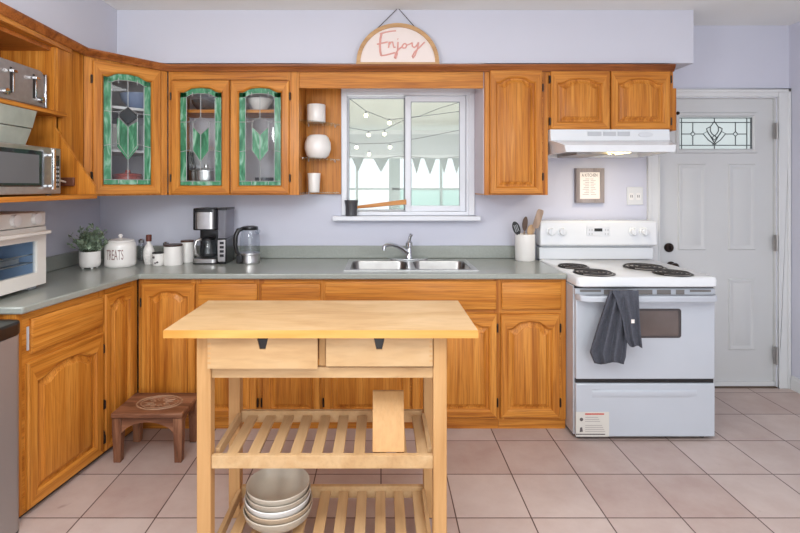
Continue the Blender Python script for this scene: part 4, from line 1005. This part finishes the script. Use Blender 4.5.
MB().box(t0x-.002, t1x+.006, ty1+.0005, ty1+.014, tz0-.002, tz1-.012).build('end_trim', chrome, to, bev=.005)
for xx in (-1.83, -1.75): MB().box(xx-.014, xx+.014, ty0+.05, ty1-.05, tz1+.0003, tz1+.002).build('slot', blackP, to)
for yy in (2.275, 2.425):
    s = MB().box(t1x+.0003, t1x+.002, yy-.006, yy+.006, tz0+.035, tz1-.03).build('lever_slot', blackP, to)
    MB().box(t1x+.0022, t1x+.024, yy-.014, yy+.014, tz1-.056, tz1-.042).box(t1x+.0022, t1x+.006, yy+.008, yy+.018, tz0+.04, tz1-.05).build('lever', chrome, s, bev=.004)
for yy in (2.24, 2.47): MB().lathe([(.016, 0), (.015, .014), (.001, .015)], (t1x+.0005, yy, tz0+.035), 16, 'X').build('dial', chrome, to)
MB().box(t0x+.01, t1x-.008, ty0+.01, ty1-.01, 1.7785, 1.7895).build('base', blackP, to)

# ------------------------------------------------------------------ things along the worktop
def lathe_part(nm, prof, c, m, par, seg=32): return MB().lathe(prof, c, seg).build(nm, m, par)
zt = .9005
# potted plant
pc = (X(90, 3.03), 3.03, zt)
pp = thing('potted_plant', 'small bushy green plant in white footed pot in the corner', 'potted plant', pc)
lathe_part('pot', [(.001, .012), (.05, .012), (.056, .02), (.059, .04), (.059, .105), (.055, .105), (.054, .09), (.001, .088)], pc, whiteC, pp)
for i in range(4):
    a = PI/4+i*PI/2; lathe_part('foot', [(.006, 0), (.009, .0125)], (pc[0]+.038*math.cos(a), pc[1]+.038*math.sin(a), zt), whiteC, pp, 10)
lathe_part('soil', [(.001, .0945), (.053, .0935)], pc, soilM, pp, 20)
fm = MB(); sm = MB(); rnd = random.Random(3)
for i in range(60):
    a = rnd.uniform(0, 2*PI); tilt = rnd.uniform(.05, 1.05); ln_ = rnd.uniform(.09, .17)*(1-.25*tilt/1.05)
    base = Vector((pc[0]+rnd.uniform(-.03, .03), pc[1]+rnd.uniform(-.03, .03), zt+.095))
    dirv = Vector((math.sin(tilt)*math.cos(a), math.sin(tilt)*math.sin(a), math.cos(tilt)))
    tip = base+dirv*ln_; sm.tube([tuple(base), tuple(base+dirv*ln_*.5), tuple(tip)], .0014, 4)
    for k in range(9):
        p = base+dirv*ln_*(.25+.75*k/8); la = rnd.uniform(0, 2*PI)
        ld = (Vector((math.cos(la), math.sin(la), rnd.uniform(-.2, .9)))+dirv*.6).normalized(); sd_ = ld.cross(Vector((rnd.uniform(-1, 1), rnd.uniform(-1, 1), 1))).normalized()
        L_ = rnd.uniform(.022, .037); wv = L_*.32; nn = ld.cross(sd_)*.003
        fm.quad(tuple(p), tuple(p+ld*L_*.5+sd_*wv+nn), tuple(p+ld*L_), tuple(p+ld*L_*.5-sd_*wv+nn))
sm.build('stem', stemM, pp); fm.build('foliage', leafM, pp)
# treats canister
cc = (X(120.5, 3.13), 3.13, zt)
tr = thing('canister', 'large white lidded canister lettered TREATS beside the plant', 'canister', cc)
lathe_part('body', [(.001, 0), (.082, 0), (.089, .008), (.090, .02), (.090, .125), (.086, .142), (.078, .150), (.074, .150), (.070, .14), (.001, .13)], cc, whiteC, tr)
ld = lathe_part('lid', [(.001, .151), (.079, .151), (.081, .156), (.076, .163), (.03, .172), (.012, .176), (.001, .177)], cc, whiteC, tr)
MB().ball((cc[0], cc[1], zt+.188), .013).build('lid_knob', whiteC, ld)
words('lettering', 'TREATS', .088, (cc[0]+.008, cc[1], zt+.076), textRB, tr, sx=.34, wrap=(cc[0], cc[1], .0902))
# bottle
bc = (X(148.8, 3.2), 3.20, zt)
bo = thing('oil_bottle', 'white speckled oil bottle with tall red-brown stopper beside TREATS canister', 'bottle', bc)
lathe_part('body', [(.001, 0), (.024, 0), (.026, .015), (.031, .03), (.034, .06), (.032, .09), (.022, .118), (.012, .132), (.012, .145), (.001, .146)], bc, mat('speckled_white', (226, 222, 218), .3, var=.12, vscale=70), bo)
lathe_part('stopper', [(.001, .1465), (.017, .1465), (.017, .185), (.014, .188), (.001, .189)], bc, redB, bo, 16)
# small jar
jc = (X(158, 3.14), 3.14, zt)
jr = thing('small_jar', 'little white patterned jar with dark rim, front of the canisters', 'jar', jc)
lathe_part('body', [(.001, 0), (.028, 0), (.032, .006), (.034, .03), (.033, .076), (.030, .076), (.029, .065), (.001, .06)], jc, mat('jar_white', (226, 222, 218), .3, var=.05, vscale=60), jr)
lathe_part('rim', [(.0335, .0765), (.0345, .080), (.033, .084), (.028, .084), (.028, .0765)], jc, blackM, jr)
pm = MB()
for a, z_, rr in ((-.35, .055, .011), (.25, .025, .009), (-.1, .02, .007)):
    pm.ball((jc[0]+.0335*math.sin(a), jc[1]-.0335*math.cos(a), zt+z_), rr, 1, .15, .7)
pm.build('painted_motif', inkM, jr)
for px, Y, r_, h_, lbl in ((173, 3.18, .058, .118, 'wider white canister with dark wood lid, before the taller one'), (187.3, 3.29, .042, .132, 'slim white canister with dark wood lid tucked behind coffee maker')):
    c0 = (X(px, Y), Y, zt)
    t = thing('canister', lbl, 'canister', c0, group='white canisters with dark wood lids')
    lathe_part('body', [(.001, 0), (r_, 0), (r_+.002, .006), (r_*.93, h_), (r_*.88, h_), (.001, h_-.004)], c0, whiteC, t)
    lathe_part('lid', [(.001, h_+.0005), (r_*.98, h_+.0005), (r_*1.0, h_+.006), (r_*.97, h_+.011), (.001, h_+.012)], c0, lidW, t)
    if r_ < .05: words('mark', 'oo', .02, (c0[0]-.008, Y, zt+.022), inkM, t, wrap=(c0[0], Y, r_))
# clear shaker behind
gc_ = (X(166, 3.36), 3.36, zt)
gs = thing('shaker', 'small glass shaker with chrome top behind the wider canister', 'shaker', gc_)
lathe_part('glass_body', [(.001, 0), (.02, 0), (.022, .08), (.018, .10)], gc_, jarGl, gs, 16); lathe_part('cap', [(.019, .1005), (.02, .118), (.01, .126), (.001, .127)], gc_, chrome, gs, 16)
gc2 = (X(141.5, 3.36), 3.36, zt)
gs = thing('shaker', 'small glass shaker with chrome top between canister and oil bottle', 'shaker', gc2)
lathe_part('glass_body', [(.001, 0), (.02, 0), (.022, .10), (.018, .12)], gc2, jarGl, gs, 16); lathe_part('cap', [(.019, .1205), (.02, .138), (.01, .146), (.001, .147)], gc2, chrome, gs, 16)

# coffee maker
yc0, yc1 = 3.185, 3.42; tkx = -.992
cf = thing('coffee_maker', 'black and steel drip coffee maker with clear tank and carafe', 'coffee maker', (X(213, 3.2), 3.3, zt))
def cx(px, Y=3.19): return X(px, Y)
def cz(py, Y=3.19): return Z(py, Y)
MB().prism(rrect(cx(191.5), cx(216.8), yc0, yc1-.02, .03), 'Z', zt, .9065).build('foot', blackP, cf)
MB().prism(rrect(cx(191.8), cx(216.5), yc0, yc1-.02, .03), 'Z', .907, cz(259)).build('base', steel, cf, bev=.003)
MB().prism(rrect(cx(191.8), cx(216.3), yc1-.10, yc1-.02, .02), 'Z', cz(259)+.0005, cz(230)).build('column', blackP, cf)
MB().prism(rrect(cx(191.5), cx(216.2), yc0+.008, yc1-.02, .03), 'Z', cz(230.5)+.0006, cz(208.5)).build('brew_head', blackP, cf, bev=.006)
MB().loft([[(p[0], p[1], z) for p in rrect(cx(193.3), cx(214.2), yc0+.002, yc0+.06, .028)] for z in (cz(229), cz(212.3))], True, True).build('steel_band', steel, cf)
ca = ((cx(205.0)), yc0+.062, cz(258.5)+.0015)
cg = lathe_part('carafe', [(.001, 0), (.045, 0), (.056, .012), (.058, .04), (.050, .08), (.040, .105), (.042, .112)], ca, jarGl, cf)
lathe_part('carafe_lid', [(.043, .1125), (.044, .122), (.02, .132), (.001, .133)], ca, blackP, cg)
MB().tube([(ca[0]-.035, ca[1]-.035, ca[2]+.118), (ca[0]-.056, ca[1]-.055, ca[2]+.112), (ca[0]-.064, ca[1]-.06, ca[2]+.08), (ca[0]-.060, ca[1]-.058, ca[2]+.03), (ca[0]-.045, ca[1]-.045, ca[2]+.012)], .010, 10).build('carafe_handle', steel, cg)
MB().box(cx(217.0), tkx, yc0+.015, 3.385, zt, cz(238.5)).build('tank_base', blackP, cf, bev=.006)
MB().box(cx(217.3), tkx-.003, yc0+.009, yc0+.0145, cz(262), cz(240)).build('control_panel', steel, cf, bev=.003)
kk = MB()
for i in range(4): kk.box(cx(219.5), cx(223.6), yc0+.0075, yc0+.0087, cz(257-i*4.2), cz(254.4-i*4.2))
kk.build('button', blackP, cf)
MB().prism(rrect(cx(217.0), tkx, yc0+.015, 3.385, .012), 'Z', cz(238.5)+.0005, cz(210.5)).build('water_tank', tankGl, cf)
MB().prism(rrect(cx(216.8), tkx+.003, yc0+.013, 3.388, .012), 'Z', cz(210.5)+.0005, cz(208.3)).build('tank_lid', blackP, cf, bev=.002)
# kettle
kcn = (X(250, 3.25), 3.25, zt)
ke = thing('kettle', 'glass electric kettle with black handle right of coffee maker', 'kettle', kcn)
lathe_part('base', [(.001, 0), (.062, 0), (.064, .006), (.062, .016), (.06, .052), (.001, .053)], kcn, steel, ke)
lathe_part('glass_body', [(.060, .0535), (.064, .07), (.064, .15), (.058, .19), (.048, .215)], kcn, jarGl, ke)
lathe_part('collar', [(.0645, .054), (.0655, .06), (.0645, .068)], kcn, steel, ke)
lathe_part('lid', [(.001, .2155), (.049, .2155), (.052, .222), (.05, .236), (.03, .241), (.001, .242)], kcn, blackP, ke)
MB().tube([(kcn[0]-.040, 3.235, zt+.225), (kcn[0]-.066, 3.215, zt+.215), (kcn[0]-.080, 3.205, zt+.18), (kcn[0]-.082, 3.205, zt+.12), (kcn[0]-.074, 3.21, zt+.075), (kcn[0]-.052, 3.22, zt+.05)], [.012, .015, .015, .014, .013, .012], 10).build('handle', blackP, ke)
MB().box(kcn[0]-.072, kcn[0]-.036, 3.183, 3.215, zt+.005, zt+.06).build('switch', blackP, ke, bev=.006)
MB().tube([(kcn[0]+.046, 3.245, zt+.195), (kcn[0]+.062, 3.24, zt+.212)], [.014, .012], 10).build('spout', jarGl, ke)
# crock and utensils
uc = (X(525, 3.36), 3.36, zt)
cr_ = tag(MB().lathe([(.001, 0), (.062, 0), (.066, .006), (.066, .174), (.062, .178), (.060, .174), (.059, .012), (.001, .010)], (0, 0, 0), 36).build('utensil_crock', whiteC), 'plain white crock full of utensils beside the stove', 'crock')
cr_.location = uc
def utensil(nm, label, base, tip, head, m, hm=None, kind='spoon'):
    base, tip = Vector(base), Vector(tip); dv_ = (tip-base).normalized()
    t = thing(nm, label, 'utensil', tuple(base))
    h0 = tip-dv_*head[1]
    MB().tube([tuple(base), tuple(h0)], .005, 8).build('handle', m, t)
    side = Vector((dv_.z, 0, -dv_.x)).normalized(); nn = dv_.cross(side).normalized()
    n = 20; w_, l_ = head; lo = []
    for off in (-.003, .003):
        row = []
        for i in range(n):
            a = 2*PI*i/n
            if kind == 'spat': u, v = (math.copysign(abs(math.cos(a))**.35, math.cos(a)), math.copysign(abs(math.sin(a))**.35, math.sin(a)))
            else: u, v = math.cos(a), math.sin(a)
            p = h0+dv_*l_*.5*(1+v)+side*w_*.5*u+nn*(off+.006*(u*u if kind == 'spoon' else 0)); row.append(tuple(p))
        lo.append(row)
    MB().loft(lo, True, True).build('head', hm or m, t, bev=.001)
    if kind == 'slot':
        s = MB()
        for k in (-1, 0, 1):
            c0 = h0+dv_*l_*.5+side*w_*.2*k-nn*.0035
            s.tube([tuple(c0-dv_*l_*.25), tuple(c0+dv_*l_*.25)], .0018, 5)
        s.build('slot', greyP, t)
ub = zt+.014
utensil('slotted_spoon', 'black slotted spoon leaning left in the white crock', (uc[0]+.005, 3.335, ub), (X(514, 3.33), 3.33, Z(221.5, 3.33)), (.05, .095), blackP, kind='slot')
utensil('wooden_spoon', 'dark-bowled wooden spoon upright in the white crock', (uc[0]-.012, 3.397, ub), (X(526, 3.395), 3.395, Z(216.5, 3.395)), (.036, .10), spatG, mat('dark_spoon', (88, 66, 54), .5))
utensil('wooden_spoon', 'pale cream wooden spoon with rounded head in the white crock', (uc[0]+.025, 3.372, ub), (X(531.5, 3.362), 3.362, Z(224.5, 3.362)), (.046, .085), spatW)
utensil('spatula', 'tall square-ended wooden spatula leaning right out of the crock', (uc[0]+.0, 3.350, ub), (X(541, 3.305), 3.305, Z(209.5, 3.305)), (.045, .13), spatG, kind='spat')
# dark pot with long handle on the sill
pcx = (X(351.3, 3.425), 3.427, 1.1945)
dp = thing('handled_pot', 'small dark pot with long wooden handle on the window sill', 'pot', pcx)
lathe_part('pot_body', [(.001, 0), (.036, 0), (.040, .004), (.041, .07), (.046, .095), (.048, .108), (.044, .108), (.039, .09), (.036, .01), (.001, .008)], (pcx[0], pcx[1], pcx[2]), potDk, dp)
hs = MB(); hs.loft([[(x, 3.415+a, z+bq) for a, bq in ((-.007, -h_), (.007, -h_), (.007, h_), (-.007, h_))] for x, z, h_ in ((X(357.2, 3.41), Z(207.2, 3.41), .010), (X(375, 3.41), Z(205.3, 3.41), .013), (X(395, 3.41), Z(203, 3.41), .015), (X(406.5, 3.41), Z(202, 3.41), .018))], True, True)
hs.build('handle', handleW, dp, bev=.004)
# white pots on the niche shelves
def niche_pot(nm, px0, px1, py0, py1, Y, prof, label):
    r_ = (px1-px0)/2*Y/500; c0 = (X((px0+px1)/2, Y), Y); zb = py1; hgt = (py1-py0)*Y/500
    sz = {123: 119.8, 158: 157.6, 193: 193.2}[zb]; z = Z(sz, 3.17)+.0043
    o = MB().lathe([(max(.001, a*r_), h_*hgt) for a, h_ in prof], (0, 0, 0), 32).build(nm, whiteC); o.location = (c0[0], c0[1], z)
    tag(o, label, 'vase', 'white ceramics on the niche shelves')
niche_pot('ceramic_pot', 307, 325.5, 105, 123, 3.36, [(0, 0), (.95, 0), (1, .04), (1, .96), (.95, 1), (.9, .96), (.88, .1), (0, .08)], 'white straight-sided ceramic pot on the top glass niche shelf')
niche_pot('round_vase', 304.5, 331, 135, 158, 3.33, [(0, 0), (.6, 0), (.85, .12), (1, .4), (.98, .66), (.8, .92), (.62, 1), (.56, .96), (.7, .85), (.9, .5), (.6, .1), (0, .06)], 'bulging round white vase on the middle glass niche shelf')
niche_pot('tumbler', 307.5, 320.5, 174, 193, 3.36, [(0, 0), (.82, 0), (.85, .03), (1, .98), (.97, 1), (.93, .97), (.78, .08), (0, .06)], 'small white tapered tumbler on the bottom glass niche shelf')

# things inside the glass-fronted cabinets
def cab_item(nm, label, c, prof, m, cat, parts=()):
    t = thing(nm, label, cat, c)
    lathe_part('body', prof, c, m, t, 28)
    for pn, pf, pm_ in parts: lathe_part(pn, pf, c, pm_, t, 28)
    return t
zb = 1.3605
cab_item('stock_pot', 'steel lidded pot inside the left stained-glass door', (-1.15, 3.29, zb), [(.001, 0), (.10, 0), (.105, .01), (.105, .13), (.001, .131)], steel, 'pot', [('lid', [(.107, .1315), (.107, .14), (.06, .155), (.015, .16), (.015, .18), (.001, .182)], steel)])
cab_item('dark_mug', 'dark mug standing inside the right stained-glass door', (-.765, 3.28, zb), [(.001, 0), (.055, 0), (.06, .01), (.06, .095), (.056, .095), (.052, .01), (.001, .01)], potDk, 'mug')
cab_item('carafe', 'dark tall jug behind the left stained-glass door', (-1.30, 3.40, zb), [(.001, 0), (.035, 0), (.04, .05), (.03, .2), (.022, .24), (.028, .27), (.001, .271)], potDk, 'jug')
cab_item('glass_bowl', 'white bowl on the upper shelf behind right stained-glass door', (-.80, 3.30, uz(108.5)+.005), [(.001, 0), (.04, 0), (.085, .06), (.09, .08), (.086, .08), (.04, .01), (.001, .01)], whiteC, 'bowl')
cab_item('glass_bowl', 'dark bowl on the upper shelf behind left stained-glass door', (-1.15, 3.30, uz(108.5)+.005), [(.001, 0), (.05, 0), (.09, .05), (.095, .07), (.09, .07), (.05, .01), (.001, .01)], potDk, 'bowl')
cab_item('enamel_pot', 'red pot at the bottom of the diagonal corner cabinet', (-1.60, 3.16, zb), [(.001, 0), (.08, 0), (.085, .01), (.085, .10), (.001, .101)], redPot, 'pot', [('lid', [(.087, .1015), (.08, .115), (.015, .125), (.015, .14), (.001, .141)], redPot)])
cab_item('glass_jar', 'pale jar on the middle shelf of the diagonal corner cabinet', (-1.66, 3.10, 1.622), [(.001, 0), (.05, 0), (.055, .02), (.055, .14), (.045, .16), (.001, .161)], whiteC, 'jar')
cab_item('glass_jar', 'grey jar on the middle shelf of the diagonal corner cabinet', (-1.52, 3.22, 1.622), [(.001, 0), (.045, 0), (.05, .02), (.05, .15), (.04, .17), (.001, .171)], greyP, 'jar')
cab_item('salad_bowl', 'bluish bowl on the top shelf of the diagonal corner cabinet', (-1.55, 3.20, 1.882), [(.001, 0), (.05, 0), (.10, .06), (.11, .10), (.105, .10), (.05, .01), (.001, .01)], mat('blue_grey_glaze', (120, 136, 170), .35), 'bowl')

# ------------------------------------------------------------------ light
def area(name, loc, rot, sx_, sy_, power, col=(1, 1, 1)):
    l = bpy.data.lights.new(name, 'AREA'); l.shape = 'RECTANGLE'; l.size = sx_; l.size_y = sy_; l.energy = power; l.color = col
    o = bpy.data.objects.new(name, l); C.objects.link(o); o.location = loc; o.rotation_euler = rot; return o
area('ceiling_fill', (.3, .9, 2.48), (0, 0, 0), 1.6, 1.2, 30, (.95, .985, 1))  # unseen panel added to light the room from above
area('ceiling_fill_rear', (.2, -1.2, 2.48), (0, 0, 0), 1.6, 1.2, 30, (.95, .985, 1))  # second unseen overhead panel, added farther back
area('rear_fill', (.45, YR+.05, 1.25), (PI/2, 0, 0), 3.4, 2.0, 78, (.9, .97, 1))  # unseen panel added at the rear opening for frontal light
for nm, loc, en in (('globe_fill', (-.95, .9, 1.95), 52), ('globe_fill', (1.3, .7, 1.95), 20)):  # unseen globes added to even out the room and lift the ceiling
    pl = bpy.data.lights.new(nm, 'POINT'); pl.energy = en; pl.shadow_soft_size = .22; pl.color = (.95, .985, 1)
    po = bpy.data.objects.new(nm, pl); C.objects.link(po); po.location = loc
pl = bpy.data.lights.new('porch_fill', 'POINT'); pl.energy = 75; pl.shadow_soft_size = .2; pl.color = (1, .97, .9)  # added light, hidden below the window, to brighten the porch
po = bpy.data.objects.new('porch_fill', pl); C.objects.link(po); po.location = (.2, 4.0, .5)
hl = bpy.data.lights.new('hood_lamp', 'AREA'); hl.size = .10; hl.energy = 1.6; hl.color = (1, .86, .66)
ho = bpy.data.objects.new('hood_lamp', hl); C.objects.link(ho); ho.location = (X(614, 3.1), 3.10, 1.590)
wd_ = bpy.data.worlds.new('sky'); bpy.context.scene.world = wd_; wd_.use_nodes = True
bg = wd_.node_tree.nodes['Background']; bg.inputs['Color'].default_value = (.90, .97, 1, 1); bg.inputs['Strength'].default_value = 1.5

# ------------------------------------------------------------------ camera
cam = bpy.data.cameras.new('camera'); co_ = bpy.data.objects.new('camera', cam); C.objects.link(co_)
co_.location = (0, 0, CAM_H); co_.rotation_euler = (PI/2, 0, 0)
cam.sensor_width = 36; cam.lens = 500/800*36; cam.shift_x = (400-381)/800; cam.shift_y = (186-266.5)/800
cam.clip_start = .05
sc = bpy.context.scene; sc.camera = co_
sc.view_settings.view_transform = 'Standard'; sc.view_settings.look = 'None'; sc.view_settings.exposure = -0.10; sc.view_settings.gamma = 1
sc.view_settings.use_curve_mapping = False
sc.cycles.transparent_max_bounces = 16; sc.cycles.max_bounces = 10; sc.cycles.diffuse_bounces = 6
